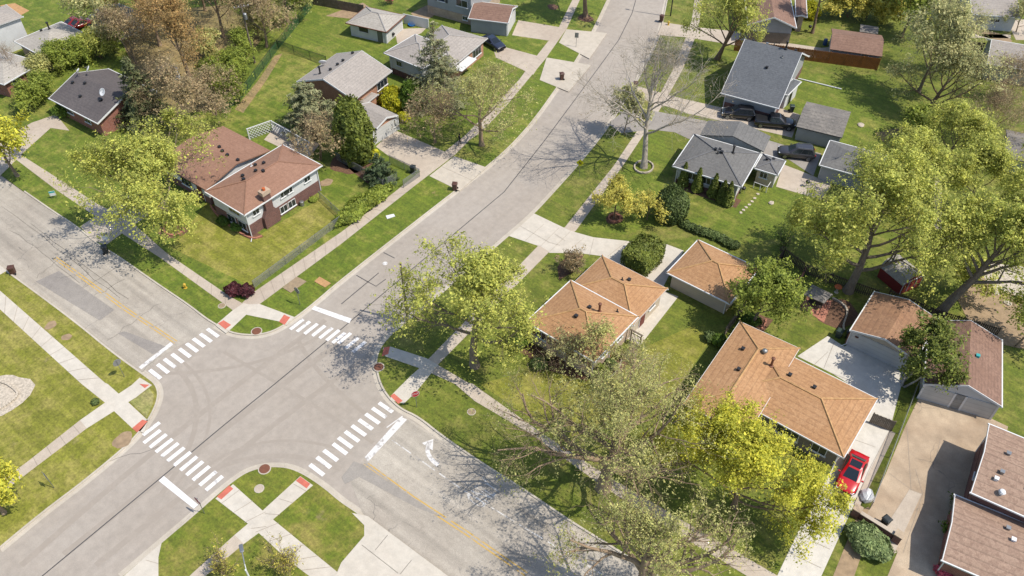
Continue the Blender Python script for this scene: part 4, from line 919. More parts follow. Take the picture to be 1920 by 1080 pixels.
def sign(px, label, kind, face, hgt=2.15, name='stop_sign', cat='road sign'):
    p = at(*px); t = empty(name, p, label, cat); n = Vector((math.cos(R_(face)), math.sin(R_(face)), 0)); c = p+Vector((0,0,hgt))
    mb = MB(); mb.tube([p-n*.03, p-n*.03+Vector((0,0,hgt+.35))], .035, 6); mb.build('post', M['metal'], t)
    a = Vector((0,0,1)).cross(n).normalized(); b = Vector((0,0,1))
    def plate(nm, pts, m, o0, o1, par): mb = MB(); mb.loft([[q+n*o0 for q in pts], [q+n*o1 for q in pts]]); return mb.build(nm, M[m], par)
    if kind == 'stop':
        pl = plate('back_plate', octa(c, n, .44), 'sign_back', .01, .025, t); plate('face_border', octa(c, n, .44), 'sign_white', .026, .03, pl); plate('face', octa(c, n, .405), 'sign_red', .031, .036, pl)
        o = text_mesh('lettering', 'STOP', .3, 'sign_white'); o.parent = pl
        o.matrix_parent_inverse = Matrix.Identity(4)
        o.matrix_basis = Matrix.Translation(c+n*.04-p) @ Matrix((a, b, n)).transposed().to_4x4() @ Matrix.Diagonal((.95, 1.25, 1, 1))
    elif kind == 'diamond':
        r = .54; q = [c+a*r, c+b*r, c-a*r, c-b*r]
        pl = plate('back_plate', q, 'sign_back', .01, .02, t); plate('face', [c+(v-c)*.98 for v in q], 'sign_yellow', .021, .027, pl)
        mb = MB()
        def W(x, y): return c+a*x+b*y+n*.034
        for s0 in (-.1, .1):
            mb.add([W(s0+.04*math.cos(k*1.05), .2+.045*math.sin(k*1.05)) for k in range(6)], [tuple(range(6))])
            mb.add([W(s0-.05,.14), W(s0+.05,.14), W(s0+.06,-.06), W(s0-.06,-.06)], [(0,1,2,3)])
            mb.add([W(s0-.055,-.06), W(s0-.005,-.06), W(s0-.05,-.26), W(s0-.09,-.24)], [(0,1,2,3)]); mb.add([W(s0+.005,-.06), W(s0+.055,-.06), W(s0+.1,-.24), W(s0+.06,-.27)], [(0,1,2,3)])
        mb.build('pictogram', M['black'], pl)
    else:
        w_, h_ = (.3, .42) if kind == 'rect' else (.45, .1)
        q = [c+a*sx*w_+b*sy*h_ for sx, sy in ((-1,-1),(1,-1),(1,1),(-1,1))]; pl = plate('back_plate', q, 'sign_back', .01, .02, t); plate('face', [c+(v-c)*.97 for v in q], 'sign_white', .021, .026, pl)
    return t
sign((782,764), 'red stop sign whose lettered face shows beside the east corner ramp', 'stop', -30)
sign((233,706), 'stop sign seen from its grey back on the dry western verge', 'stop', 180)
sign((563,571), 'stop sign seen edge on near the two boards on the grass', 'stop', 90)
sign((383,963), 'stop sign standing by the wide southern stop bar', 'stop', -90)
sign((101,915), 'small road sign seen edge on beside the yellow bush', 'rect', -100, 2.0, 'road_sign')
sign((1086,331), 'bright yellow diamond sign with two walking figures at the kerb', 'diamond', -62, 2.2, 'crossing_sign')
sign((1080,88), 'grey backed rectangular sign on the pale upper apron', 'rect', 120, 2.0, 'road_sign')
def hydrant(px, label):
    p = at(*px); t = empty('fire_hydrant', p, label, 'fire hydrant')
    mb = MB(); mb.lathe(p, [(.2,0),(.2,.05),(.13,.06),(.13,.5),(.17,.52),(.17,.57),(.14,.62),(.08,.7),(.03,.74)], 12); mb.build('barrel', M['hydrant'], t)
    for d in ((.2,0),(-.2,0),(0,-.22)):
        mb = MB(); mb.tube([p+Vector((d[0]*.5,d[1]*.5,.4)), p+Vector((d[0],d[1],.4))], .065, 8); mb.build('nozzle', M['hydrant'], t)
hydrant((348,540), 'yellow fire hydrant on the verge of the cracked street'); hydrant((1253,47), 'orange yellow fire hydrant at the far right kerb')
def yard_sign(px, label, m, w_, h_, z0, face):
    p = at(*px); t = empty('yard_sign', p, label, 'yard sign'); n = Vector((math.cos(R_(face)), math.sin(R_(face)), 0)); a = Vector((-n.y, n.x, 0))
    for s in (-1, 1):
        mb = MB(); mb.tube([p+a*s*w_*.42, p+a*s*w_*.42+Vector((0,0,z0+h_))], .02, 5); mb.build('leg', M['metal'], t)
    mb = MB(); mb.box((p.x,p.y,p.z+z0+h_/2), (w_,.03,h_), u=(a.x,a.y)); pn = mb.build('panel', M['sign_white'], t)
    mb = MB(); q = p+n*.02; mb.box((q.x,q.y,p.z+z0+h_*.8), (w_*.96,.012,h_*.34), u=(a.x,a.y)); mb.build('header', M[m], pn)
yard_sign((203,456), 'tall white sign with a pale blue header on the shaded verge', 'sign_back', .75, 1.15, .5, -35)
yard_sign((102,371), 'small white sign with a teal top on the verge by the left street', 'teal', .7, .7, .35, -35)
def flat(name, px4, label, m, cat, th=.06):
    q = [at(*p) for p in px4]; c = sum(q, Vector())/len(q); mb = MB(); mb.prism([X2(v) for v in q], G+.01, G+.01+th)
    t = mb.build(name, M[m]); tag(t, label, cat); return t
flat('board', Z(4,[(1590,540),(1670,478),(1725,505),(1635,568)]), 'larger faded greyish board lying on the north verge', 'board_grey', 'board')
flat('board', Z(4,[(1768,505),(1798,478),(1862,515),(1828,538)]), 'smaller orange tan board lying on the north verge', 'cardboard', 'board')
flat('paper_sheet', Z(5,[(250,135),(295,125),(303,138),(258,153)]), 'white sheet lying on the long green verge', 'white_plastic', 'litter')
def cover(px, label, r=.36, z=G+.03, m='trim_brown', ring=True):
    p = at(*px, z); t = empty('manhole_cover', p, label, 'manhole cover')
    mb = MB(); mb.lathe(p, [(r,-.04),(r,.012),(r*.9,.02)], 16); mb.build('lid', M[m], t)
    if ring: mb = MB(); mb.lathe(p, [(r*1.2,-.05),(r*1.2,.0),(r*1.02,.006)], 16); mb.build('collar', M['kerb'], t)
cover((481,621), 'rusty round drain cover in the kerb return of the north corner', .5); cover((496,879), 'rusty drain cover in the kerb return of the south corner', .5); cover((710,688), 'rusty drain cover in the kerb return of the east corner', .5)
cover((486,916), 'pale round cover in the grass of the south corner', .38, m='concrete_old'); cover((884,772), 'grey round cover in the grass below the stop sign', .36, m='board_grey'); cover((416,573), 'grey brown round cover on the verge below the hydrant', .36, m='board_grey')
def pole(px, hgt, label, arm=None, lamp=False, m='wood_grey', r=.15, extras=()):
    p = at(*px); t = empty('street_lamp' if lamp else 'utility_pole', p, label, 'street lamp' if lamp else 'utility pole')
    mb = MB(); mb.tube([p, p+Vector((0,0,hgt*.5)), p+Vector((0,0,hgt))], [r, r*.85, r*.7], 8); mb.build('pole', M[m], t)
    if arm:
        d = Vector((math.cos(R_(arm)), math.sin(R_(arm)), 0)); c = p+Vector((0,0,hgt-.4))
        if lamp:
            mb = MB(); mb.tube([c, c+d*.5+Vector((0,0,.35)), c+d*1.5+Vector((0,0,.5))], .045, 6); mb.build('arm', M['metal'], t)
            mb = MB(); q = c+d*1.8+Vector((0,0,.48)); mb.box((q.x,q.y,q.z), (.7,.3,.14), u=(d.x,d.y)); mb.build('lamp_head', M['metal'], t, bevel=.05)
        else:
            mb = MB(); mb.box((c.x,c.y,c.z), (2.2,.1,.12), u=(d.x,d.y)); mb.build('crossarm', M['wood_grey'], t)
            for s in (-1,-.4,.4,1): mb = MB(); q = c+d*s; mb.lathe((q.x,q.y,c.z+.06), [(.03,0),(.06,.06),(.03,.16)], 8); mb.build('insulator', M['white_plastic'], t)
    if 'transformer' in extras:
        mb = MB(); mb.lathe(p+Vector((.42,0,hgt-2.2)), [(.24,0),(.27,.06),(.27,.85),(.2,.92),(.06,1.0)], 12); mb.build('transformer', M['sign_back'], t)
    return t
pole((765,603), 8.6, 'tall grey wooden pole on the verge against the corner maple')
pole((478,118), 9.5, 'utility pole with a transformer rising from the green fence line', 60, extras=('transformer',))
pole((500,1150), 7.4, 'pale street lamp reaching up at the bottom edge', 150, True, 'white_plastic', .1)
pole((1257,30), 8.5, 'tall dark pole at the far right kerb', 190, True, 'metal_dark', .11)
def wire(a, za, b, zb, label, sag=.6):
    p, q = at(*a, za), at(*b, zb); t = empty('overhead_wire', p, label, 'wire'); mb = MB()
    mb.tube([p.lerp(q, i/10)+Vector((0,0,-sag*4*(i/10)*(1-i/10))) for i in range(11)], .018, 4); mb.build('cable', M['black'], t)
wire((459,32), 9, (385,103), 3.2, 'service wire running down from the pole into the orange trees'); wire((459,32), 9, (606,124), 4.6, 'service wire running from the pole to the light grey house')

# ------------------------------------------------------------------ fences and low walls
def chainlink():
    n = NT('chain_link'); p = n.pos((1,1,1)); sx = n.n('ShaderNodeSeparateXYZ'); n.l(p, sx.inputs[0])
    def mth(op, a, b=None):
        nd = n.n('ShaderNodeMath', operation=op)
        for i, v in enumerate((a, b)):
            if v is None: continue
            if isinstance(v, (int, float)): nd.inputs[i].default_value = v
            else: n.l(v, nd.inputs[i])
        return nd.outputs[0]
    h = mth('ADD', sx.outputs[0], sx.outputs[1]); k = 11.0
    a = mth('ABSOLUTE', mth('SUBTRACT', mth('FRACT', mth('MULTIPLY', mth('ADD', h, sx.outputs[2]), k)), .5)); b = mth('ABSOLUTE', mth('SUBTRACT', mth('FRACT', mth('MULTIPLY', mth('SUBTRACT', h, sx.outputs[2]), k)), .5))
    m = mth('LESS_THAN', mth('MINIMUM', a, b), .075)
    return n, m
def link_mat(name, col):
    n, m = chainlink(); n.m.name = name
    n.b.inputs['Base Color'].default_value = col; n.b.inputs['Metallic'].default_value = .3; n.b.inputs['Roughness'].default_value = .5
    tr = n.n('ShaderNodeBsdfTransparent'); mx = n.n('ShaderNodeMixShader'); n.l(m, mx.inputs[0]); n.l(tr.outputs[0], mx.inputs[1]); n.l(n.b.outputs[0], mx.inputs[2])
    n.l(mx.outputs[0], n.t.nodes['Material Output'].inputs[0]); return n.m
M['link'] = link_mat('chain_link_grey', C(176,180,176)); M['link_green'] = link_mat('chain_link_green', C(70,128,92))
def fence(name, px, label, style, hgt=1.2, step=2.6, m=None, cat='fence'):
    pts = [at(*p) for p in px]; t = empty(name, pts[0], label, cat)
    pm = {'chain':'metal','green':'metal_dark','wood':m or 'wood_brown','pvc':'white_plastic','slat':m or 'wood_dark','lattice':'white_plastic'}[style]
    posts = []
    fab = MB(); rail = MB()
    for a, b in zip(pts[:-1], pts[1:]):
        L = (b-a).length; n = max(1, round(L/step)); d = (b-a)/L; nn = Vector((-d.y, d.x, 0))
        for i in range(n+1):
            if i == 0 and a is not pts[0]: continue
            posts.append(a+d*(L*i/n))
        c = (a+b)/2
        if style in ('chain', 'green'):
            for s in (.012, -.012): fab.add([a+nn*s, b+nn*s, b+nn*s+Vector((0,0,hgt-.03)), a+nn*s+Vector((0,0,hgt-.03))], [(0,1,2,3)])
            rail.tube([a+Vector((0,0,hgt)), b+Vector((0,0,hgt))], .03, 6)
        elif style == 'wood':
            k = int(L/.15)
            for i in range(k):
                q = a+d*(L*(i+.5)/k); fab.box((q.x,q.y,G+hgt/2+.03*math.sin(i*3.7)), (L/k*.94,.03,hgt), u=(d.x,d.y))
            for z in (.3, hgt-.3): rail.box((c.x+nn.x*.05,c.y+nn.y*.05,G+z), (L,.05,.1), u=(d.x,d.y))
        elif style == 'pvc':
            fab.box((c.x,c.y,G+hgt/2), (L,.05,hgt-.1), u=(d.x,d.y)); rail.box((c.x,c.y,G+hgt-.02), (L,.09,.1), u=(d.x,d.y))
        elif style == 'slat':
            k = int(L/.2)
            for i in range(k):
                q = a+d*(L*(i+.5)/k); fab.box((q.x,q.y,G+hgt/2), (.1,.03,hgt), u=(d.x,d.y))
            for z in (.3, hgt-.2): rail.box((c.x+nn.x*.05,c.y+nn.y*.05,G+z), (L,.05,.09), u=(d.x,d.y))
        else:
            k = int(L/.42)
            for i in range(-3, k+1):
                for s in (1, -1):
                    x0, x1 = L*i/k, L*(i+3.6)/k
                    z0, z1 = (0, hgt) if s > 0 else (hgt, 0)
                    f0, f1 = max(0, -x0/(x1-x0)), min(1, (L-x0)/(x1-x0))
                    if f1-f0 < .05: continue
                    p0 = a+d*(x0+(x1-x0)*f0)+nn*.03*s+Vector((0,0,z0+(z1-z0)*f0)); p1 = a+d*(x0+(x1-x0)*f1)+nn*.03*s+Vector((0,0,z0+(z1-z0)*f1))
                    fab.tube([p0, p1], .035, 4)
            rail.box((c.x,c.y,G+hgt), (L,.1,.1), u=(d.x,d.y))
    fab.build({'chain':'fabric','green':'fabric','wood':'boards','pvc':'panel','slat':'pickets','lattice':'lattice'}[style], M['link'] if style == 'chain' else M['link_green'] if style == 'green' else M[pm], t)
    rail.build('rail', M[pm], t)
    for q in posts:
        mb = MB()
        if style in ('chain', 'green'): mb.tube([q, q+Vector((0,0,hgt+.06))], .04, 6)
        else: mb.box((q.x+.06,q.y+.06,G+hgt/2), (.11,.11,hgt+.06))
        mb.build('post', M[pm], t)
    return t
fence('chain_link_fence', [(477,540),(645,414),(600,372)], 'chain link fence edging the brown house lawn along the sidewalk', 'chain', 1.1)
fence('chain_link_fence', [(632,300),(677,325),(718,352),(745,338)], 'chain link fence stepping past the small dark fir', 'chain', 1.2)
fence('chain_link_fence', [(731,305),(787,331),(757,352)], 'chain link fence round the small lawn beside the pale apron', 'chain', 1.2)
fence('mesh_fence', [(587,12),(522,92),(450,190),(417,212)], 'green mesh fence running along the wild shrubs', 'green', 1.5, 3)
fence('mesh_fence', [(522,92),(613,122)], 'green mesh fence crossing the open lawn towards the white dish', 'green', 1.5, 3)
fence('board_fence', [(1375,95),(1643,131)], 'orange brown board fence behind the slate roofed house', 'wood', 1.9, 2.4)
fence('board_fence', [(1753,90),(1838,100)], 'dark board fence ending at the grey green gable building', 'wood', 1.8, 2.4, 'wood_dark')
fence('board_fence', [(1755,4),(1806,14)], 'dark board fence at the top edge behind the white garage', 'wood', 1.8, 2.4, 'wood_dark')
fence('board_fence', [(585,8),(682,26)], 'grey board fence behind the white garage lawn', 'wood', 1.6, 2.4, 'wood_grey')
fence('vinyl_fence', [(757,44),(803,54)], 'white panel fence between the white garage and the grey house', 'pvc', 1.7, 2)
fence('lattice_fence', [(467,262),(512,246),(584,287),(572,304)], 'white lattice fence round the patio behind the brown roof', 'lattice', 1.7, 3)
fence('picket_fence', [(1440,520),(1467,482),(1513,516),(1597,545),(1640,560)], 'dark slatted fence curving behind the big leafy tree', 'slat', 1.4, 2.4)
fence('picket_fence', [(1662,560),(1752,598),(1865,632)], 'dark slatted fence behind the tan double garage', 'slat', 1.4, 2.4)
fence('picket_fence', [(1392,583),(1356,632)], 'short weathered fence between the two tan houses', 'slat', 1.5, 2.0, 'wood_grey')
fence('chain_link_fence', [(1716,730),(1630,955)], 'chain link fence between the white driveway and stained drive', 'chain', 1.2, 3)
fence('plank_gate', [(1629,792),(1669,808)], 'weathered plank gate closing the white driveway', 'wood', 1.5, 1.6, 'wood_grey', 'gate')
a, b = at(1602,966), at(1679,1014); t = empty('brick_wall', a, 'low brick wall with a pillar at each end behind the juniper', 'wall')
d = (b-a).normalized(); c = (a+b)/2
mb = MB(); mb.box((c.x,c.y,G+.4), ((b-a).length,.25,.8), u=(d.x,d.y)); wl_ = mb.build('wall', M['b_brown'], t)
mb = MB(); mb.box((c.x,c.y,G+.84), ((b-a).length,.36,.08), u=(d.x,d.y)); mb.build('coping', M['concrete_old'], wl_)
for q in (a, b):
    mb = MB(); mb.box((q.x,q.y,G+.55), (.62,.62,1.1), u=(d.x,d.y)); pi_ = mb.build('pillar', M['b_brown'], t)
    mb = MB(); mb.box((q.x,q.y,G+1.14), (.72,.72,.09), u=(d.x,d.y)); mb.build('cap', M['concrete_stain'], pi_)

# ------------------------------------------------------------------ garden things
def edging(px, label, m, closed=False, wd=.18, ht=.22, step=.32, name='garden_edging'):
    pts = smooth_line([at(*p) for p in px], 2); mb = MB(); rr = random.Random(len(px)*7)
    for a, b in zip(pts[:-1], pts[1:]):
        L = (b-a).length; k = max(1, int(L/step)); d = (b-a).normalized()
        for i in range(k):
            q = a.lerp(b, (i+.5)/k); mb.box((q.x,q.y,G+ht/2), (L/k*.92, wd*rr.uniform(.85,1.15), ht*rr.uniform(.8,1.2)), u=(d.x,d.y))
    o = mb.build(name, M[m]); tag(o, label, 'edging'); return o
def ringpx(px, r, n=14): return [(px[0]+r*math.cos(2*math.pi*i/n), px[1]+r*.66*math.sin(2*math.pi*i/n)) for i in range(n+1)]
edging(ringpx((325,430),19), 'round brick edging at the foot of the big leafy tree', 'brick_edge')
edging(ringpx((1207,314),18), 'ring of pale stones round the white barked tree', 'stone'); edging(ringpx((1152,410),11), 'ring of pale bricks round the small golden tree', 'brick_edge')
edging([(395,386),(405,402),(440,432),(472,450),(492,444)], 'curved brick edging of the bed before the brown house', 'brick_edge')
edging([(1470,531),(1490,529),(1503,522),(1510,503)], 'curved brick edging by the slatted fence corner', 'brick_edge')
edging([(1424,622),(1434,612),(1436,600)], 'short curved brick edging behind the tan house', 'brick_edge')
edging([(1560,560),(1582,572),(1590,586),(1580,610),(1582,622)], 'winding pale stone edging near the garden swing', 'stone')
edging([(1100,717),(1115,722),(1128,712)], 'short brick edging at the corner house bed', 'brick_edge') if 0 else None
edging([(1128,708),(1148,708),(1160,690),(1166,676)], 'pale stone edging beside the corner house wall', 'stone')
edging([(0,717),(12,720),(30,732),(36,742),(20,756),(0,768)], 'pale stone edging of the gravel bed at the left edge', 'stone')
def kettle(px, label):
    p = at(*px); t = empty('kettle_grill', p, label, 'grill')
    for i in range(3): a = 2.1*i; mb = MB(); mb.tube([p+Vector((.3*math.cos(a),.3*math.sin(a),0)), p+Vector((.12*math.cos(a),.12*math.sin(a),.6))], .02, 5); mb.build('leg', M['metal'], t)
    mb = MB(); mb.lathe(p+Vector((0,0,.55)), [(.05,0),(.22,.06),(.29,.22)], 12); mb.build('bowl', M['black'], t)
    mb = MB(); mb.lathe(p+Vector((0,0,.78)), [(.3,0),(.25,.14),(.1,.22),(.03,.26)], 12); mb.build('lid', M['black'], t)
kettle((738,72), 'black kettle grill on the pad before the white garage'); kettle((1512,350), 'black kettle grill on the concrete behind the grey hip house'); kettle((1517,58), 'dark grill on the grass beside the dark brown house')
kettle((1392,362), 'black kettle grill at the downspout corner of the grey hip house')
p = at(1546,84); t = empty('rain_barrel', p, 'blue barrel on the far concrete beside the dark brown garage', 'barrel')
mb = MB(); mb.lathe(p, [(.28,0),(.32,.15),(.33,.45),(.32,.78),(.28,.92)], 14); mb.build('body', M['bin_blue'], t); mb = MB(); mb.lathe(p+Vector((0,0,.92)), [(.3,0),(.3,.05),(.1,.08)], 14); mb.build('lid', M['bin_blue'], t)
p = at(772,48); t = empty('paddling_pool', p, 'blue toy tub on the grass by the white panel fence', 'toy tub'); mb = MB(); mb.lathe(p, [(.5,0),(.6,.3),(.55,.32),(.45,.08)], 16); mb.build('tub', M['blue'], t)
# garden swing with canopy
cs = [at(*q, 2.1) for q in ((1507,552),(1523,533),(1562,552),(1545,569))]; c = sum(cs, Vector())/4; t = empty('garden_swing', (c.x,c.y,G), 'garden swing seat under a worn silvery canopy', 'garden swing')
mb = MB(); mb.loft([[q+Vector((0,0,-.06)) for q in cs], cs, [c+(q-c)*.6+Vector((0,0,.2)) for q in cs]]); mb.build('canopy', M['r_worn'], t)
for q in cs: w_ = c+(q-c)*.86; mb = MB(); mb.tube([(w_.x,w_.y,G), (w_.x,w_.y,2.06)], .04, 6); mb.build('post', M['metal_dark'], t)
e = (cs[2]-cs[1]).normalized(); f = Vector((-e.y,e.x,0))
mb = MB(); mb.box((c.x,c.y,.55), (1.5,.5,.08), u=(e.x,e.y)); mb.build('seat', M['wood_dark'], t); mb = MB(); q = c+f*.27; mb.box((q.x,q.y,.85), (1.5,.08,.5), u=(e.x,e.y)); mb.build('backrest', M['wood_dark'], t)
p = at(1568,548); t = empty('bird_bath', p, 'pale stone bird bath at the foot of the big leafy tree', 'bird bath'); mb = MB(); mb.lathe(p, [(.25,0),(.12,.1),(.1,.65),(.16,.72)], 12); mb.build('pedestal', M['stone'], t); mb = MB(); mb.lathe(p+Vector((0,0,.72)), [(.16,0),(.42,.1),(.42,.14),(.3,.08)], 16); mb.build('basin', M['clay'], t)
# playset
p = at(1838,292); t = empty('playset', p, 'wooden playset with a curled blue slide beside the grey shed', 'playset')
for sx in (-1,1):
    for sy in (-1,1): mb = MB(); mb.box((p.x+sx*.9,p.y+sy*.9,1.1), (.12,.12,2.0)); mb.build('post', M['wood_pine'], t)
mb = MB(); mb.box((p.x,p.y,1.45), (2.0,2.0,.1)); mb.build('deck', M['wood_pine'], t); mb = MB(); mb.box((p.x-.2,p.y-1.7,.7), (1.1,1.1,.1)); mb.box((p.x-.2,p.y-2.3,.4), (1.1,.5,.08)); mb.build('steps', M['wood_pine'], t)
mb = MB(); pts = [p+Vector((.9+.35*i, .5*math.sin(i*.8), 1.55-.19*i)) for i in range(8)]
for s, hh in ((0,.03),(-.32,.2),(.32,.2)):
    A_ = offset(pts, s-(.33 if s == 0 else .03)); B_ = offset(pts, s+(.33 if s == 0 else .03))
    for i in range(7): mb.add([A_[i]+Vector((0,0,-.02)), A_[i+1]+Vector((0,0,-.02)), B_[i+1]+Vector((0,0,-.02)), B_[i]+Vector((0,0,-.02)), A_[i]+Vector((0,0,hh)), A_[i+1]+Vector((0,0,hh)), B_[i+1]+Vector((0,0,hh)), B_[i]+Vector((0,0,hh))], [(0,1,2,3),(7,6,5,4),(0,4,5,1),(2,6,7,3),(1,5,6,2),(3,7,4,0)])
mb.build('slide', M['blue'], t)
# garden gate by the corner house
a, b = at(1181,641), at(1192,647); t = empty('garden_gate', a, 'brown wooden garden gate beside the corner house walkway', 'gate'); d = (b-a).normalized(); L = max(1.2,(b-a).length)
for q in (a, a+d*L): mb = MB(); mb.box((q.x,q.y,1.0), (.1,.1,1.9)); mb.build('post', M['wood_grey'], t)
mb = MB()
for i in range(7): q = a+d*(L*(i+.5)/7); mb.box((q.x,q.y,.85), (.05,.04,1.4), u=(d.x,d.y))
c = a+d*L/2; mb.box((c.x,c.y,1.57), (L,.05,.09), u=(d.x,d.y)); mb.box((c.x,c.y,.22), (L,.05,.09), u=(d.x,d.y)); mb.build('panel', M['wood_grey'], t); mb = MB(); mb.box((c.x,c.y,1.98), (L+.3,.16,.09), u=(d.x,d.y)); mb.build('lintel', M['wood_grey'], t)
mb = MB(); mb.tube([at(1497,147,G+.1), at(1578,167,G+.1)], .09, 6); tag(mb.build('drain_pipe', M['white_plastic']), 'long white pipe lying across the lawn behind the slate roofed house', 'pipe')
for i, q in enumerate([(1421,364),(1415,372),(1410,378),(1405,384),(1399,389),(1394,394),(1389,399)]):
    mb = MB(); pp = blob(q, .2, 9, i); mb.prism(pp, G, G+.06); tag(mb.build('stepping_stone', M['stone']), 'pale stepping stone in the curved row at the grey hip house', 'stepping stone', 'stepping stones at the grey hip house')
for q, lb, r in (((1614,235),'pale flat stone on the lawn below the weathered garage',.5), ((1866,549),'pale stone at the edge of the bare soil near the gravel bed',.4), ((1889,569),'pale stone lower on the bare soil at the right edge',.4), ((1446,381),'brown flat stone on the lawn before the grey hip house',.35)):
    mb = MB(); pp = blob(q, r, 10, 3); mb.loft([[Vector((x,y,G)) for x, y in pp], [Vector((x,y,G+.12)) for x, y in pp], [Vector((at(*q).x+(x-at(*q).x)*.6, at(*q).y+(y-at(*q).y)*.6, G+.2)) for x, y in pp]]); tag(mb.build('stone', M['stone']), lb, 'stone')
p = at(1742,36); t = empty('kayak', p, 'yellow kayak lying beneath the tall pale trees', 'kayak'); mb = MB()
mb.loft([[p+Vector((-.3+w_*math.cos(a)*.38, y, .3+w_*math.sin(a)*.2)) for a in [k*math.pi/5 for k in range(10)]] for y, w_ in ((-1.6,.05),(-1.1,.6),(-.4,1),(.4,1),(1.1,.6),(1.6,.05))]); mb.build('hull', M['sign_yellow'], t, True)
p = at(1625,932); t = empty('tarp_bundle', p, 'crumpled white bundle against the chain link fence by the red car', 'bundle'); rr = random.Random(4)
mb = MB(); mb.loft([[p+Vector((r*(1+.25*rr.uniform(-1,1))*math.cos(k*.7)*.75, r*(1+.25*rr.uniform(-1,1))*math.sin(k*.7), z+rr.uniform(-.05,.05))) for k in range(9)] for r, z in ((.7,0),(.75,.25),(.6,.5),(.3,.68))]); mb.build('bundle', M['white_plastic'], t)
mb = MB(); p = at(722,494,0.012); mb.lathe(p, [(.3,0),(.3,.012),(.18,.014)], 14); tag(mb.build('paint_disc', M['paint_worn']), 'small white disc painted on the road near the tar loop', 'road mark')
# porch of the grey hip house: railing and pots
a, b, c = at(1412,352), at(1436,361), at(1450,340); t = empty('porch_railing', a, 'white railing round the cluttered back porch of the grey hip house', 'railing'); mb = MB()
for q, r in ((a,b),(b,c)): mb.tube([q+Vector((0,0,.9)), r+Vector((0,0,.9))], .04, 5)
mb.build('rail', M['trim'], t)
for q in (a, (a+b)/2, b, (b+c)/2): mb = MB(); mb.box((q.x,q.y,.55), (.08,.08,.95)); mb.build('post', M['trim'], t)
# ------------------------------------------------------------------ person walking on the sidewalk
p = at(862,272); t = empty('person', p, 'person in black clothes walking along the sidewalk under the bare tree', 'person')
hd = Vector((.45,.89,0)); sd_ = Vector((hd.y,-hd.x,0))
def B(f, s, z): return (hd*f+sd_*s+Vector((0,0,z)))
bm = bmesh.new(); lay_ = None
nodes = {'pel':(B(0,0,.95),.15),'bel':(B(.01,0,1.1),.13),'chest':(B(.02,0,1.32),.16),'neck':(B(.03,0,1.5),.06),'head':(B(.05,0,1.63),.1),'crown':(B(.05,0,1.72),.085)}
for s, n_, sw in ((-1,'l',1),(1,'r',-1)):
    nodes.update({'hip'+n_:(B(0,s*.09,.9),.095),'kn'+n_:(B(.17*sw+.05,s*.1,.5),.062),'an'+n_:(B(.22*sw-.06,s*.1,.1),.045),'toe'+n_:(B(.22*sw+.12,s*.11,.04),.04),
     'sh'+n_:(B(.01,s*.19,1.42),.062),'el'+n_:(B(-.1*sw,s*.24,1.14),.045),'wr'+n_:(B(-.08*sw+.1,s*.23,.9),.032),'ha'+n_:(B(-.06*sw+.13,s*.22,.82),.036)})
    for k in range(4): nodes['f%d%s'%(k,n_)] = (B(-.06*sw+.1+.025*k, s*(.225-.006*k), .735+.008*abs(k-1.5)), .009)
    nodes['th'+n_] = (B(-.06*sw+.18, s*.19, .79), .011)
edges = [('pel','bel'),('bel','chest'),('chest','neck'),('neck','head'),('head','crown')]
for n_ in 'lr': edges += [('pel','hip'+n_),('hip'+n_,'kn'+n_),('kn'+n_,'an'+n_),('an'+n_,'toe'+n_),('chest','sh'+n_),('sh'+n_,'el'+n_),('el'+n_,'wr'+n_),('wr'+n_,'ha'+n_),('ha'+n_,'th'+n_)]+[('ha'+n_,'f%d%s'%(k,n_)) for k in range(4)]
keys = list(nodes); me = bpy.data.meshes.new('body'); me.from_pydata([nodes[k][0] for k in keys], [(keys.index(a), keys.index(b)) for a, b in edges], [])
bo = bpy.data.objects.new('body', me); COL.objects.link(bo); bo.parent = t
sk = bo.modifiers.new('skin', 'SKIN'); lyr = me.skin_vertices[0] if me.skin_vertices else None
if lyr is None:
    bm = bmesh.new(); bm.from_mesh(me); bm.verts.layers.skin.verify(); bm.to_mesh(me); bm.free(); lyr = me.skin_vertices[0]
for i, k in enumerate(keys): lyr.data[i].radius = (nodes[k][1],)*2; lyr.data[i].use_root = (k == 'pel')
ss = bo.modifiers.new('sub', 'SUBSURF'); ss.levels = 1; ss.render_levels = 1
n = NT('skin_and_black_clothes'); sx = n.n('ShaderNodeSeparateXYZ'); n.l(n.n('ShaderNodeTexCoord').outputs['Object'], sx.inputs[0])
gt = n.n('ShaderNodeMath', operation='GREATER_THAN'); gt.inputs[1].default_value = 1.5; n.l(sx.outputs[2], gt.inputs[0])
me.materials.append(n.out(n.mix(gt.outputs[0], C(30,30,34), C(206,160,132)), .85))
mb = MB(); mb.lathe(p+B(.035,0,1.62), [(.098,0),(.112,.06),(.1,.13),(.05,.17),(.01,.175)], 12); mb.build('hair', M['hair'], t, True)
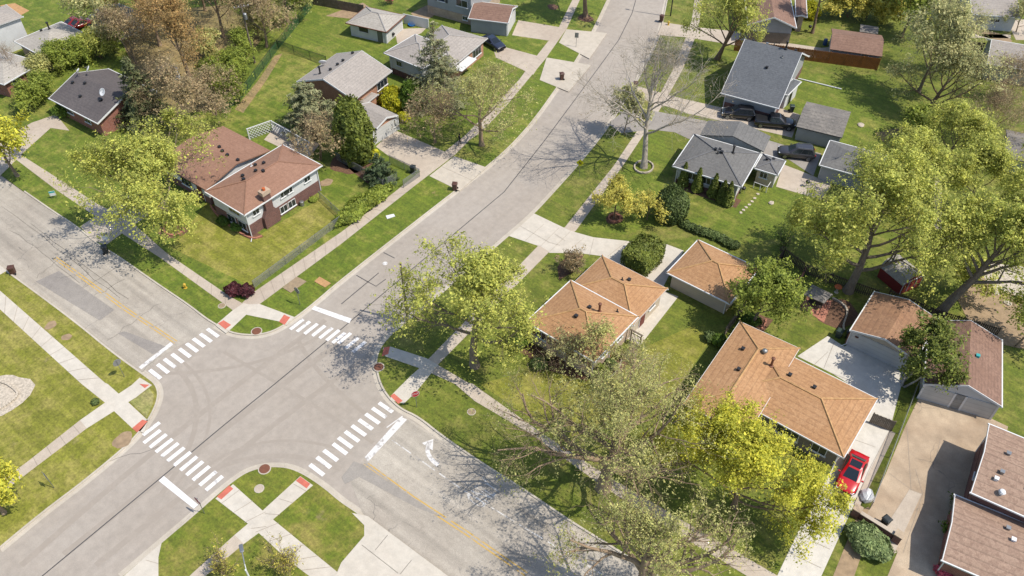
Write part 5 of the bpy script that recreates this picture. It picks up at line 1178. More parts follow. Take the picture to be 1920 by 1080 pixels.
# ------------------------------------------------------------------ vegetation
def np_mesh(name, V, F, m, parent, smooth=False):
    """V (n,3) in the thing's own space, F (k,4)"""
    V = np.asarray(V, np.float32); F = np.asarray(F, np.int32); me = bpy.data.meshes.new(name)
    me.vertices.add(len(V)); me.vertices.foreach_set('co', V.ravel())
    k = F.shape[1]; me.loops.add(F.size); me.loops.foreach_set('vertex_index', F.ravel())
    me.polygons.add(len(F)); me.polygons.foreach_set('loop_start', np.arange(0, F.size, k, dtype=np.int32)); me.polygons.foreach_set('loop_total', np.full(len(F), k, np.int32))
    if smooth: me.polygons.foreach_set('use_smooth', np.ones(len(F), bool))
    me.update(); me.validate(); me.materials.append(m)
    o = bpy.data.objects.new(name, me); COL.objects.link(o); o.parent = parent; return o
def unit(v): return v/(np.linalg.norm(v, axis=-1, keepdims=True)+1e-9)
def leaf_quads(rng, P, size, N=None, aspect=.6, curl=.0):
    """one diamond shaped leaf spray per point; N = preferred normals"""
    n = len(P); D = unit(rng.normal(size=(n,3)))
    if N is not None: D = unit(N+.75*D)
    a = unit(np.cross(D, rng.normal(size=(n,3)))); b = np.cross(D, a)
    s = size*np.clip(rng.lognormal(-.08, .42, (n,1)), .35, 2.2)
    V = np.stack([P-a*s, P+b*s*aspect+D*s*curl, P+a*s, P-b*s*aspect+D*s*curl], 1).reshape(-1,3)
    return V, np.arange(n*4).reshape(-1,4)
def tubes_np(polys):
    """polys: list of (pts (k,3), radii (k,), sides)"""
    VV, FF, o = [], [], 0
    for pts, r, ns in polys:
        pts = np.asarray(pts); k = len(pts); d = np.gradient(pts, axis=0); d = unit(d)
        ref = np.array([0,0,1.]) if abs(d[0,2]) < .8 else np.array([1.,0,0])
        a = unit(np.cross(d, ref)); b = np.cross(d, a); th = np.arange(ns)*2*math.pi/ns
        ring = pts[:,None]+(a[:,None]*np.cos(th)[None,:,None]+b[:,None]*np.sin(th)[None,:,None])*np.asarray(r)[:,None,None]
        VV.append(ring.reshape(-1,3)); i = np.arange(k-1)[:,None]*ns; j = np.arange(ns)[None]
        j2 = (j+1) % ns; FF.append(np.stack([i+j, i+j2, i+ns+j2, i+ns+j], -1).reshape(-1,4)+o); o += k*ns
    return np.concatenate(VV), np.concatenate(FF)
def curve(rng, p, d, L, n, wob, up):
    pts = [p]; d = d/np.linalg.norm(d); st = L/n
    for i in range(n):
        d = d+rng.normal(size=3)*wob+np.array([0,0,up]); d /= np.linalg.norm(d); pts.append(pts[-1]+d*st)
    return np.array(pts), d
def rot_from(rng, d, ang):
    a = np.cross(d, rng.normal(size=3)); a /= np.linalg.norm(a)+1e-9
    return d*math.cos(ang)+a*math.sin(ang)
def grow(rng, H, R, th, nl=7, nb=6, nt=6, tr=.3, up=.06, spread=(.35,1.15), multi=1, lean=(0,0), wob=.1, fine=0, flat=.5, lf=.56):
    """branching skeleton inside an ellipsoid crown; returns polylines, twig points and their branch number"""
    polys = []; tw = []; zc = th+(H-th)*flat; hz = H-zc; hzl = zc-th*.9
    def room(p, d):
        q = np.array([p[0]-lean[0]*(p[2]/H), p[1]-lean[1]*(p[2]/H), p[2]-zc]); s = np.array([R, R, hz if (d[2] > 0 or q[2] > 0) else hzl]); q = q/s; e = d/s
        A = e@e; Bq = q@e; Cq = q@q-1; disc = Bq*Bq-A*Cq
        return max(.3, (-Bq+math.sqrt(disc))/A) if disc > 0 else .3
    starts = []
    for k in range(multi):
        a0 = rng.uniform(0, 6.28); tilt = (0.08 if multi == 1 else .32)
        d = np.array([math.cos(a0)*tilt+lean[0]/H*.6, math.sin(a0)*tilt+lean[1]/H*.6, 1.]); tl = th+(H-th)*.62
        pts, _ = curve(rng, np.array([rng.normal()*.12*(multi > 1), rng.normal()*.12*(multi > 1), -.1]), d, tl, 9, .05, .02)
        r = tr/(multi**.5); rad = r*(1-.72*np.linspace(0, 1, len(pts))); rad[0] *= 1.35; polys.append((pts, rad, 8)); starts.append((pts, rad, tl))
    bi = 0
    per = max(2, nl//multi)
    for pts, rad, tl in starts:
        for i in range(per):
            f = (th/tl)+(1-th/tl)*((i+.3)/per)**.9; f = min(f, .98); x = f*(len(pts)-1); i0 = int(x); p = pts[i0]+(pts[min(i0+1, len(pts)-1)]-pts[i0])*(x-i0); r0 = np.interp(x, np.arange(len(pts)), rad)*lf
            az = i*2.399+rng.uniform(-.4, .4)+bi; inc = .9*(spread[1]+(spread[0]-spread[1])*((i+.5)/per))+rng.uniform(-.15, .15)
            d = np.array([math.cos(az)*math.sin(inc), math.sin(az)*math.sin(inc), math.cos(inc)]); L = room(p, d)*rng.uniform(.78, 1.0)
            lp, ld = curve(rng, p, d, L, 7, wob, up); lr = r0*(1-.8*np.linspace(0, 1, 8)); polys.append((lp, lr, 6))
            for j in range(nb):
                g = .22+.78*((j+.6)/nb); y = min(g*7, 6.99); j0 = int(y); q = lp[j0]+(lp[j0+1]-lp[j0])*(y-j0); dd = unit(lp[j0+1]-lp[j0]); r1 = np.interp(y, np.arange(8), lr)*.6
                e = rot_from(rng, dd, rng.uniform(.5, 1.05)); L2 = min(room(q, e)*.9, L*.5*rng.uniform(.7, 1.2)); bp, bd = curve(rng, q, e, L2, 5, wob*1.3, up*.8)
                br = max(.012, r1)*(1-.8*np.linspace(0, 1, 6)); polys.append((bp, br, 4)); bi += 1
                for v in bp[2:]: tw.append((*v, bi))
                for k in range(nt):
                    u_ = .2+.8*((k+.7)/nt); z = min(u_*5, 4.99); k0 = int(z); s = bp[k0]+(bp[k0+1]-bp[k0])*(z-k0); e2 = rot_from(rng, unit(bp[k0+1]-bp[k0]), rng.uniform(.4, 1.0)); L3 = min(room(s, e2)*.9+.2, L2*.5*rng.uniform(.6, 1.2)+.25)
                    tp, td = curve(rng, s, e2, L3, 3, wob*1.6, up); polys.append((tp, np.linspace(max(.01, br[k0]*.5), .006, 4), 3))
                    for v in tp[1:]: tw.append((*v, bi))
                    for m in range(fine):
                        s3 = tp[rng.integers(1, 4)]; e3 = rot_from(rng, td, rng.uniform(.3, .9)); fp, _ = curve(rng, s3, e3, L3*.6+.2, 2, .2, up); polys.append((fp, np.linspace(.011, .005, 3), 3)); tw.append((*fp[-1], bi))
    return polys, np.array(tw)
treeno = [0]
def tree(name, px, H, R, label, leaf=None, bark='k_grey', n=9000, size=.16, sig=.3, th=None, group=None, cat='tree', gap=.16, seed=None, world=None, spray=5, **kw):
    treeno[0] += 1; rng = np.random.default_rng(seed or 100+treeno[0]); p = at(*px) if world is None else Vector((*world, G)); t = empty(name, p, label, cat, group)
    th = th if th is not None else H*.25
    polys, tw = grow(rng, H, R, th, **kw)
    V, F = tubes_np(polys); np_mesh('trunk', V, F, M[bark], t, True)
    if leaf:
        ids = tw[:,3]; keep = rng.random(int(ids.max())+2) > gap; wts = np.where(keep[ids.astype(int)], 1., .12); wts /= wts.sum()
        nc = max(1, n//spray); idx = rng.choice(len(tw), nc, p=wts); P = tw[idx,:3]+rng.normal(size=(nc,3))*sig*.85; P = np.repeat(P, spray, 0)+rng.normal(size=(nc*spray,3))*(size*1.25); n = len(P)
        sag = (rng.random(n) < .35)*rng.exponential(.055*H, n); P[:,2] -= np.where(P[:,2]-sag > th*.75, sag, 0)
        P[:,2] = np.maximum(P[:,2], .25)
        N = unit(P-np.array([0,0,H*.45])); N[:,2] += .5
        V, F = leaf_quads(rng, P, size, unit(N)); np_mesh('crown', V, F, M[leaf], t)
    return t
def conifer(name, px, H, R, label, leaf='l_spruce', n=9000, size=.16, droop=.25, shape=.9, layers=None, bark='k_brown', bare=.08, group=None, asp=.3):
    treeno[0] += 1; rng = np.random.default_rng(300+treeno[0]); p = at(*px); t = empty(name, p, label, 'tree', group)
    polys = [(np.array([[0,0,-.1],[0,0,H*.5],[0,0,H]]), np.array([.03*H*.6,.018*H*.6,.01]), 7)]; pts = []; layers = layers or int(H*2.6)
    for i in range(layers):
        f = bare+(1-bare)*i/layers; z = f*H; r = R*(1-f)**shape*rng.uniform(.8, 1.1); k = max(4, int(9*(1-f)+3))
        for j in range(k):
            a = rng.uniform(0, 6.28); rr = r*rng.uniform(.7, 1.12); s = np.linspace(0, 1, 5)[:,None]; d = np.array([math.cos(a), math.sin(a), 0])
            bp = np.array([0,0,z])+d*rr*s+np.array([0,0,1.])*(-droop*rr*s+.22*rr*s**2); polys.append((bp, np.linspace(.03, .008, 5), 3))
            m = max(3, int(rr*9))
            q = rng.uniform(.15, 1, m); bx = np.array([np.interp(q, s[:,0], bp[:,c]) for c in range(3)]).T
            side = np.array([-d[1], d[0], 0]); bx += side[None]*(rng.normal(size=(m,1))*.16*rr*(1.1-q[:,None])); pts.append(bx)
    V, F = tubes_np(polys); np_mesh('trunk', V, F, M[bark], t)
    B = np.concatenate(pts); P = B[rng.integers(0, len(B), n)]+rng.normal(size=(n,3))*[.13,.13,.09]; P[:,2] = np.maximum(P[:,2], .12)
    out = np.stack([P[:,0], P[:,1], np.full(n, R*.8)], 1); V, F = leaf_quads(rng, P, size, unit(out), asp); np_mesh('crown', V, F, M[leaf], t); return t
def shrub(name, px, rx, ry, h, label, leaf='l_box', n=2500, size=.08, shape='round', rz=0, group=None, cat='shrub', rough=.12, shell=.8, z0=.0):
    """clipped or loose shrub: leaves packed on and under a shaped surface round stems"""
    treeno[0] += 1; rng = np.random.default_rng(500+treeno[0]); p = at(*px); t = empty(name, p, label, cat, group)
    d = unit(rng.normal(size=(n,3))); d[:,2] = np.abs(d[:,2])*np.where(rng.random(n) < .78, 1, -.75); shell = shell-.08
    if shape == 'box': mx = np.max(np.abs(d), axis=1, keepdims=True); d = d/mx*.72+d*.2; d = d/1.0
    f = rng.uniform(shell, 1.0, (n,1)); ph = rng.uniform(0, 6.28, 6)
    lump = 1+rough*(np.sin(d[:,:1]*5+ph[0])*np.sin(d[:,1:2]*5+ph[1])+.7*np.sin(d[:,2:]*8+ph[2])*np.sin(d[:,:1]*9+ph[3]))
    if shape == 'cone':
        u = rng.random((n,1))**1.35; a = rng.uniform(0, 6.28, (n,1)); r = (1-u)**.72*np.minimum(1, (u+.06)*7); lump = 1+rough*(np.sin(a*4+ph[0]+u*9)+np.sin(a*7+ph[1]-u*14))*.6
        P = np.concatenate([np.cos(a)*r*rx*f*lump, np.sin(a)*r*ry*f*lump, u*h], 1); N = np.concatenate([np.cos(a), np.sin(a), np.full((n,1), .45)], 1)
    elif shape == 'egg':
        u = rng.random((n,1)); a = rng.uniform(0, 6.28, (n,1)); r = np.sqrt(np.maximum(0, 1-((u-.38)/.64)**2))*np.where(u < .38, .92+.08*u/.38, 1); r = np.maximum(0, r); lump = 1+rough*(np.sin(a*5+ph[0]+u*7)+np.sin(a*8+ph[1]-u*11))*.5
        P = np.concatenate([np.cos(a)*r*rx*f*lump, np.sin(a)*r*ry*f*lump, u*h], 1); N = np.concatenate([np.cos(a), np.sin(a), (u-.3)*1.2], 1)
        k = int(n*.12); P[:k,2] = h*rng.uniform(.86, 1.0, k); P[:k,:2] = rng.normal(size=(k,2))*[rx*.22, ry*.22]
    else:
        P = d*f*lump*np.array([rx, ry, h*.56]); P[:,2] += h*.45; N = d+np.array([0,0,.3])
    P[:,2] = np.maximum(P[:,2], .04+z0)
    c, s = math.cos(R_(rz)), math.sin(R_(rz)); P = np.stack([P[:,0]*c-P[:,1]*s, P[:,0]*s+P[:,1]*c, P[:,2]], 1); N = np.stack([N[:,0]*c-N[:,1]*s, N[:,0]*s+N[:,1]*c, N[:,2]], 1)
    V, F = leaf_quads(rng, P, size, unit(N)); np_mesh('foliage', V, F, M[leaf], t)
    polys = []
    for k in range(7):
        a = k*.9; e = np.array([math.cos(a)*rx*.6*c-math.sin(a)*ry*.6*s, math.cos(a)*rx*.6*s+math.sin(a)*ry*.6*c, h*.75]); polys.append((np.array([[0,0,-.05], e*[.4,.4,.5], e]), np.array([.03,.02,.01]), 4))
    V, F = tubes_np(polys); np_mesh('stem', V, F, M['k_brown'], t); return t
def bare_shrub(name, px, R, H, label, leaf=None, n=1500, size=.07, bark='k_tan', cat='shrub', stems=16, group=None):
    treeno[0] += 1; rng = np.random.default_rng(700+treeno[0]); p = at(*px); t = empty(name, p, label, cat, group); polys = []; tw = []
    for i in range(stems):
        a = rng.uniform(0, 6.28); inc = rng.uniform(.05, .75); d = np.array([math.cos(a)*math.sin(inc), math.sin(a)*math.sin(inc), math.cos(inc)]); L = min(H/math.cos(inc), R/max(.12, math.sin(inc)))*rng.uniform(.75, 1)
        sp, sdv = curve(rng, np.array([rng.normal()*.12, rng.normal()*.12, -.05]), d, L, 6, .08, .03); polys.append((sp, np.linspace(.03, .01, 7), 4))
        for j in range(7):
            k = rng.integers(2, 7); e = rot_from(rng, unit(sp[k]-sp[k-1]), rng.uniform(.3, .8)); bp, be = curve(rng, sp[k], e, L*.36*rng.uniform(.6, 1.1), 3, .14, .05); polys.append((bp, np.linspace(.014, .006, 4), 3))
            for m in range(4):
                f_, _ = curve(rng, bp[rng.integers(1, 4)], rot_from(rng, be, rng.uniform(.3, .9)), L*.16, 2, .2, .04); polys.append((f_, np.linspace(.009, .005, 3), 3)); tw += list(f_)
    V, F = tubes_np(polys); np_mesh('stem', V, F, M[bark], t); tw = np.array(tw)
    if leaf:
        P = tw[rng.integers(0, len(tw), n)]+rng.normal(size=(n,3))*.12; P[:,2] = np.maximum(P[:,2], .1); V, F = leaf_quads(rng, P, size); np_mesh('foliage', V, F, M[leaf], t)
    return t

# street trees round the crossing
tree('maple_tree', (325,427), 12.0, 11.0, 'broad spring green tree standing in a round brick edged bed before the brown house', 'l_maple', n=50000, size=.098, sig=.32, th=2.6, nl=15, nb=8, nt=6, tr=.36, spread=(.2,1.35), flat=.4, gap=.14, lean=(-3.2,.6), fine=1)
tree('maple_tree', (890,686), 14.4, 7.5, 'large corner maple with a thick pale trunk beside the corner house lawn', 'l_maple', n=34000, size=.095, sig=.28, th=3.8, nl=15, nb=8, nt=6, tr=.46, spread=(.15,1.35), flat=.4, gap=.12, lean=(-1.5,-1.2), fine=1)
tree('sycamore_tree', (1207,313), 17, 9.8, 'tall bare white barked tree in a ring of pale stones', 'l_brown', 'k_pale', n=4500, size=.045, sig=.2, th=4.6, nl=13, nb=9, nt=7, fine=3, tr=.42, spread=(.2,1.2), wob=.15, flat=.5)
tree('pear_tree', (1170,252), 6.8, 3.0, 'small pale leaved tree at the kerb beside the tall white barked tree', 'l_pale', 'k_grey', n=5500, size=.14, sig=.3, th=1.6, nl=8, nb=5, nt=5, tr=.1, spread=(.15,.8), gap=.1)
tree('crabapple_tree', (1152,409), 4.6, 4.4, 'low golden leaved tree in a ring of pale bricks', 'l_gold', 'k_brown', n=9000, size=.09, sig=.26, th=1.1, nl=8, nb=6, nt=5, tr=.14, spread=(.4,1.35), flat=.4, gap=.12)
tree('crabapple_tree', (1212,412), 3.6, 2.6, 'smaller paler golden tree behind the bricked ring', 'l_gold', 'k_brown', n=2600, size=.085, sig=.26, th=1.0, nl=6, nb=5, nt=4, tr=.08, spread=(.4,1.2), flat=.4)
tree('oak_tree', (903,272), 10.8, 8.6, 'spreading nearly bare tree on the verge beside the walking person', 'l_willow', 'k_tan', n=11000, size=.075, sig=.3, th=2.4, nl=11, nb=8, nt=6, fine=2, tr=.34, spread=(.5,1.3), wob=.15, flat=.42, gap=.3)
tree('bare_tree', (815,268), 7.0, 4.6, 'dense twiggy brown tree between the garage and the spreading bare tree', 'l_brown', 'k_tan', n=4200, size=.09, sig=.3, th=1.2, nl=10, nb=7, nt=6, fine=2, tr=.14, spread=(.3,1.2), multi=3, flat=.45)
tree('elm_tree', (1098,31), 14, 7.5, 'thick trunked tree in a mulch circle at the top edge verge', 'l_brown', 'k_brown', th=5, nl=8, nb=6, nt=5, fine=2, tr=.4, spread=(.2,1.1))
tree('maple_tree', (1345,112), 12.5, 6.4, 'sparse twin trunked maple at the corner of the slate roofed house', 'l_maple', 'k_brown', n=17000, size=.1, sig=.34, th=2.4, nl=12, nb=7, nt=6, tr=.42, multi=2, spread=(.15,1.1), gap=.3)
tree('maple_tree', (1590,546), 15.5, 9.2, 'huge spreading spring green tree between the grey hip house and the garden swing', 'l_maple', 'k_grey', n=56000, size=.1, sig=.36, th=2.8, nl=17, nb=8, nt=6, tr=.5, spread=(.2,1.45), lean=(.5,2.5), flat=.42, gap=.2)
tree('maple_tree', (1757,592), 15, 8.6, 'tall thick trunked tree behind the tan double garage with dark rising limbs', 'l_maple', 'k_grey', n=32000, size=.095, sig=.36, th=5.2, nl=14, nb=7, nt=6, tr=.55, spread=(.2,1.2), lean=(4.6,5.2), flat=.42, gap=.3)
tree('willow_tree', (1131,914), 14.5, 10.2, 'huge pale olive leaved tree spreading over the lower verge and street', 'l_willow', 'k_tan', n=33000, size=.058, sig=.3, lf=.72, th=3.0, nl=17, nb=8, nt=6, fine=1, tr=.62, spread=(.25,1.5), wob=.17, flat=.42, gap=.16)
tree('willow_tree', (1195,1125), 13.0, 8.4, 'pale olive leaved tree reaching in from the bottom edge', 'l_willow', 'k_tan', n=15000, size=.058, sig=.3, lf=.75, th=4.2, nl=11, nb=7, nt=6, fine=1, tr=.6, spread=(.25,1.3), wob=.15, flat=.45, gap=.25)
tree('maple_tree', (1376,950), 11.0, 8.3, 'bright yellow green tree spreading over the front of the tan house', 'l_yellow', 'k_brown', n=62000, size=.08, sig=.32, th=1.4, lean=(-.8,-.4), nl=16, nb=7, nt=6, tr=.26, spread=(.2,1.35), flat=.45, gap=.12)
tree('slender_tree', (1110,702), 7.2, 2.2, 'slender pale tree rising before the tan hip roof', 'l_willow', 'k_tan', n=2600, size=.08, sig=.26, th=2.0, nl=8, nb=5, nt=5, fine=1, tr=.09, spread=(.15,.7))
tree('slender_tree', (1178,735), 6.0, 3.0, 'slim bare branched tree on the lawn beyond the corner house end', 'l_willow', 'k_pale', n=2200, size=.08, sig=.28, th=1.6, nl=7, nb=5, nt=5, fine=1, tr=.09, spread=(.2,.9))
tree('bare_tree', (1062,690), 4.2, 3.6, 'low grey twiggy tree leaning before the corner house windows', 'l_pale', 'k_tan', n=2600, size=.07, sig=.25, th=.8, nl=9, nb=6, nt=5, fine=2, tr=.11, spread=(.4,1.3))
tree('birch_tree', (1692,722), 8.0, 3.3, 'white stemmed evergreen crowned tree at the corner of the tan double garage', 'l_arbor', 'k_white', n=13000, size=.11, sig=.3, th=2.6, nl=9, nb=6, nt=5, tr=.2, multi=3, lean=(2.2,1.4), spread=(.2,1.0), gap=.08)
tree('ash_tree', (1408,612), 8.0, 4.2, 'leaning grey green tree between the tan garage and the garden swing', 'l_green', 'k_grey', n=15000, size=.105, sig=.3, th=2.0, nl=10, nb=6, nt=5, tr=.2, spread=(.2,1.2), lean=(1.4,1.2), gap=.14)
tree('ginkgo_tree', (8,962), 5.4, 2.8, 'bright yellow leaved small tree at the lower left edge', 'l_yellow', 'k_tan', n=8000, size=.12, sig=.26, th=1.6, nl=8, nb=5, nt=5, tr=.2, spread=(.2,1.1), gap=.05)
tree('maple_tree', (33,330), 8.4, 5.0, 'yellow leaved tree on the verge at the upper left edge', 'l_yellow', 'k_grey', n=7000, size=.15, sig=.36, th=2.2, nl=8, nb=6, nt=5, tr=.24, spread=(.2,1.2), gap=.3)
# wild trees behind the north houses
tree('bare_tree', (255,120), 8.5, 5.2, 'brown twiggy tree between the dark spruce and the small white shed', 'l_brown', 'k_tan', n=9000, size=.085, sig=.36, th=1.6, nl=10, nb=7, nt=6, fine=2, tr=.18, multi=2, spread=(.25,1.15))
tree('bare_tree', (405,215), 6.5, 4.6, 'tan twiggy tree beside the leafy fence shrubs', 'l_brown', 'k_tan', n=6000, size=.08, sig=.34, th=1.2, nl=10, nb=7, nt=6, fine=2, tr=.14, multi=3, spread=(.25,1.15))
tree('bare_tree', (330,60), 10, 5.6, 'olive brown tree between the two rusty ones', 'l_willow', 'k_tan', n=12000, size=.085, sig=.4, th=2.6, nl=10, nb=7, nt=6, fine=1, tr=.24, spread=(.2,1.15))
tree('bare_tree', (385,20), 10.5, 5.8, 'rust and olive tree at the top edge left of the utility pole', 'l_rust', 'k_tan', n=12000, size=.09, sig=.42, th=2.8, nl=10, nb=7, nt=6, fine=1, tr=.24, spread=(.2,1.15))
tree('bare_tree', (356,146), 12.5, 7.6, 'big rusty budded tree in the middle of the wild back yard', 'l_rust', 'k_tan', n=20000, size=.09, sig=.4, th=3.4, nl=10, nb=7, nt=6, fine=1, tr=.36, spread=(.2,1.15))
tree('bare_tree', (362,238), 9.5, 6.4, 'tan twiggy tree just behind the brown house roof', 'l_brown', 'k_tan', n=9000, size=.1, sig=.36, th=1.6, nl=10, nb=7, nt=6, fine=2, tr=.2, multi=2, spread=(.25,1.15))
tree('bare_tree', (300,85), 12, 7.0, 'rusty brown tree at the top above the small white shed', 'l_rust', 'k_tan', n=17000, size=.09, sig=.42, th=3, nl=10, nb=7, nt=6, fine=1, tr=.3, spread=(.25,1.2))
tree('maple_tree', (205,86), 9.5, 5.2, 'pale yellow green tree beside the two red cars', 'l_pale', 'k_tan', n=9000, size=.14, sig=.4, th=2.6, nl=9, nb=6, nt=5, tr=.24, spread=(.2,1.15), gap=.2)
tree('bare_tree', (420,70), 12, 6.4, 'olive brown tree at the top beside the utility pole', 'l_brown', 'k_tan', n=16000, size=.085, sig=.42, th=3, nl=10, nb=7, nt=6, fine=1, tr=.28, spread=(.25,1.15))
tree('bare_tree', (500,88), 9.5, 5.0, 'brown twiggy tree between the pole and the green fence', 'l_brown', 'k_tan', n=7500, size=.1, sig=.4, th=2, nl=9, nb=7, nt=6, fine=2, tr=.22, spread=(.2,1.1))
tree('bare_tree', (540,40), 9, 5.0, 'thin olive tree at the top end of the green fence', 'l_willow', 'k_tan', n=9000, size=.11, sig=.4, th=2, nl=9, nb=6, nt=6, fine=1, tr=.2, spread=(.2,1.15))
tree('bare_tree', (270,40), 11, 6.0, 'yellow olive tree at the very top left behind the others', 'l_gold', 'k_tan', n=17000, size=.09, sig=.42, th=3, nl=9, nb=6, nt=6, tr=.26, spread=(.25,1.2))
tree('bare_tree', (455,12), 10, 6.0, 'green gold tree at the top edge left of the green fence', 'l_willow', 'k_tan', n=17000, size=.09, sig=.42, th=2.6, nl=9, nb=6, nt=6, tr=.26, spread=(.25,1.2))
for i, (px, r, h, lb, lf) in enumerate([
 ((430,190),2.6,4.6,'large leafy shrub at the lower end of the green fence','l_green'), ((445,150),2.7,4.8,'leafy shrub second from the lower end of the green fence','l_green'), ((462,112),2.6,4.6,'leafy shrub at the bend of the green fence','l_green'), ((405,165),2.4,4.2,'leafy shrub behind the fence row towards the rusty tree','l_green'),
 ((488,66),2.6,4.6,'olive shrub on the fence below the top trees','l_willow'), ((520,40),2.5,4.4,'olive shrub near the top of the fence','l_willow'), ((565,10),2.5,4.4,'olive shrub at the top corner of the fence','l_green'), ((395,105),2.4,4.0,'dull shrub under the rusty tree','l_willow')]):
    tree('hedge_shrub', px, h, r, lb, lf, 'k_brown', n=9500, size=.105, sig=.34, th=.3, nl=9, nb=5, nt=4, tr=.08, multi=3, spread=(.2,1.2), gap=.1, cat='shrub', group='shrubs along the green fence')
for i, (px, r, h, lb, lf) in enumerate([((60,205),2.6,3.6,'round green shrub left of the charcoal roofed house','l_green'), ((88,182),2.3,3.4,'green shrub hard against the charcoal roof corner','l_green'), ((115,130),2.8,4.0,'green shrub below the pale hip roof','l_green'), ((150,118),2.6,3.8,'green shrub between the pale roof and the charcoal roof','l_green'), ((190,110),2.8,4.4,'bright green shrub beside the charcoal roof dishes','l_maple'), ((215,95),2.4,4.0,'green shrub under the pale yellow green tree','l_green'), ((125,215),1.1,1.4,'low dark shrub at the charcoal roofed house drive','l_deep'), ((85,150),2.2,3.4,'olive shrub beside the brick porch','l_willow')]):
    tree('hedge_shrub', px, h, r, lb, lf, 'k_brown', n=9000, size=.105, sig=.32, th=.3, nl=9, nb=5, nt=4, tr=.08, multi=3, spread=(.2,1.2), gap=.1, cat='shrub', group='shrubs round the charcoal roofed house')
tree('bare_tree', (35,150), 5.5, 3.2, 'thin bare tree before the pale roof at the left edge', None, 'k_tan', th=1.5, nl=8, nb=6, nt=5, fine=1, tr=.1, spread=(.2,.9))
conifer('spruce_tree', (280,232), 10.5, 4.6, 'dark green spruce at the end of the charcoal roofed house', 'l_spruce', 15000, .2, .3, .75)
conifer('spruce_tree', (822,196), 13.0, 5.8, 'tall grey green spruce before the white hip house', 'l_pine', 22000, .15, .2, .85)
conifer('pine_tree', (588,245), 7.6, 5.2, 'broad grey green pine at the side of the light grey house', 'l_pine', 14000, .2, .1, .5)
tree('bare_tree', (600,300), 6.2, 4.6, 'reddish brown bare tree by the white lattice patio', 'l_brown', 'k_tan', n=3800, size=.09, sig=.32, th=1, nl=10, nb=7, nt=6, fine=2, tr=.13, multi=3, spread=(.2,1.15))
shrub('arborvitae', (670,298), 2.7, 2.5, 9.0, 'tall broad arborvitae beside the light grey house garage', 'l_arbor', 16000, .16, 'egg', rough=.16, cat='tree')
conifer('fir_tree', (712,340), 4.6, 2.7, 'small dark fir inside the chain link corner', 'l_fir', 6500, .15, .2, .85)
shrub('round_shrub', (737,203), 2.0, 1.9, 3.2, 'bright yellow green round shrub before the orange brick front', 'l_lime', 6500, .13, 'egg', rough=.2)
shrub('round_shrub', (775,205), 2.0, 1.8, 4.4, 'dark green shrub right of the bright yellow green one', 'l_deep', 6000, .14, 'egg', rough=.25)
shrub('round_shrub', (757,226), 1.1, .9, 1.2, 'low lime shrub under the yellow green round shrub', 'l_lime', 1600, .12)
shrub('round_shrub', (700,296), 1.1, .9, 1.2, 'low lime shrub at the foot of the tall arborvitae', 'l_lime', 1500, .12)
shrub('barberry_shrub', (440,549), .95, .9, 1.2, 'dark purple shrub of the corner pair nearer the cracked street', 'l_purple', 2600, .1, rough=.2); shrub('barberry_shrub', (463,552), .95, .85, 1.2, 'dark purple shrub of the corner pair nearer the chain link fence', 'l_purple', 2600, .1, rough=.2)
shrub('hedge', (673,397), 1.5, 3.8, 1.4, 'leafy hedge along the sidewalk at the fence end', 'l_green', 5500, .13, rz=0, rough=.2, cat='hedge'); shrub('hedge', (706,372), 1.3, 2.6, 1.2, 'second shorter hedge further along the sidewalk', 'l_green', 3500, .13, rough=.2, cat='hedge')
# corner house planting
shrub('topiary_cone', (1256,408), 2.1, 2.1, 4.4, 'big dome clipped evergreen on the lawn before the grey hip house', 'l_box', 16000, .11, 'egg', rough=.05, shell=.86)
shrub('box_hedge', (1203,497), 2.0, 2.6, 3.2, 'big block clipped evergreen beside the corner house driveway', 'l_arbor', 14000, .11, 'box', rough=.04, shell=.88, rz=0)
bare_shrub('smoke_bush', (1070,508), 1.9, 2.4, 'grey brown twiggy shrub between the lawn and the lower tan roof', 'l_brown', 3200, .08)
shrub('round_shrub', (972,645), 1.3, 1.3, 1.7, 'dark green round shrub at the corner house west corner', 'l_deep', 3200, .1)
shrub('round_shrub', (1012,686), .95, .95, 1.1, 'clipped round shrub on the bed edge before the corner house', 'l_box', 2200, .09); shrub('round_shrub', (1124,704), 1.0, .9, 1.3, 'bright green shrub at the south corner of the corner house', 'l_green', 2200, .1)
shrub('round_shrub', (1144,688), .75, .7, .9, 'small round shrub beside the corner house side wall', 'l_box', 1500, .08); shrub('round_shrub', (1330,637), .7, .7, 1.0, 'round clipped shrub upper one of two by the tan house roof', 'l_box', 1600, .08); shrub('round_shrub', (1347,645), .9, .8, 1.2, 'round shrub lower one of two tight by the tan house roof', 'l_deep', 1700, .09)
shrub('flower_patch', (1168,660), .8, .5, .5, 'low leafy patch by the brown garden gate', 'l_green', 900, .08); bare_shrub('smoke_bush', (1158,672), .7, .9, 'small grey twiggy shrub beside the brown garden gate', 'l_pale', 500, .06, stems=9)
for i, (px, h) in enumerate([((1280,347),3.5), ((1306,358),3.6), ((1336,368),3.5), ((1352,378),3.3), ((1363,384),3.6)]):
    shrub('columnar_evergreen', px, .85, .85, h, ['first of five narrow evergreens, nearest the sidewalk, before the grey hip house', 'second of five narrow evergreens before the grey hip house', 'middle one of five narrow evergreens before the grey hip house', 'fourth of five narrow evergreens before the grey hip house', 'last of five narrow evergreens, nearest the downspout, before the grey hip house'][i], 'l_arbor', 3800, .1, 'cone', group='narrow evergreens before the grey hip house', cat='evergreen', rough=.1)
for i in range(9):
    f = i/8; px = (1284+f*92, 424+f*38+math.sin(i)*1.5)
    shrub('low_hedge_bush', px, .75, .7, .8, 'low round bush in the clipped row running to the twiggy corner', 'l_box', 1100, .09, group='low bushes in the clipped row', cat='bush')
shrub('juniper_hedge', (1625,1022), 2.1, 1.5, 1.5, 'spreading juniper clipped behind the low brick wall', 'l_juniper', 11000, .11, rz=-12, rough=.1, cat='hedge')
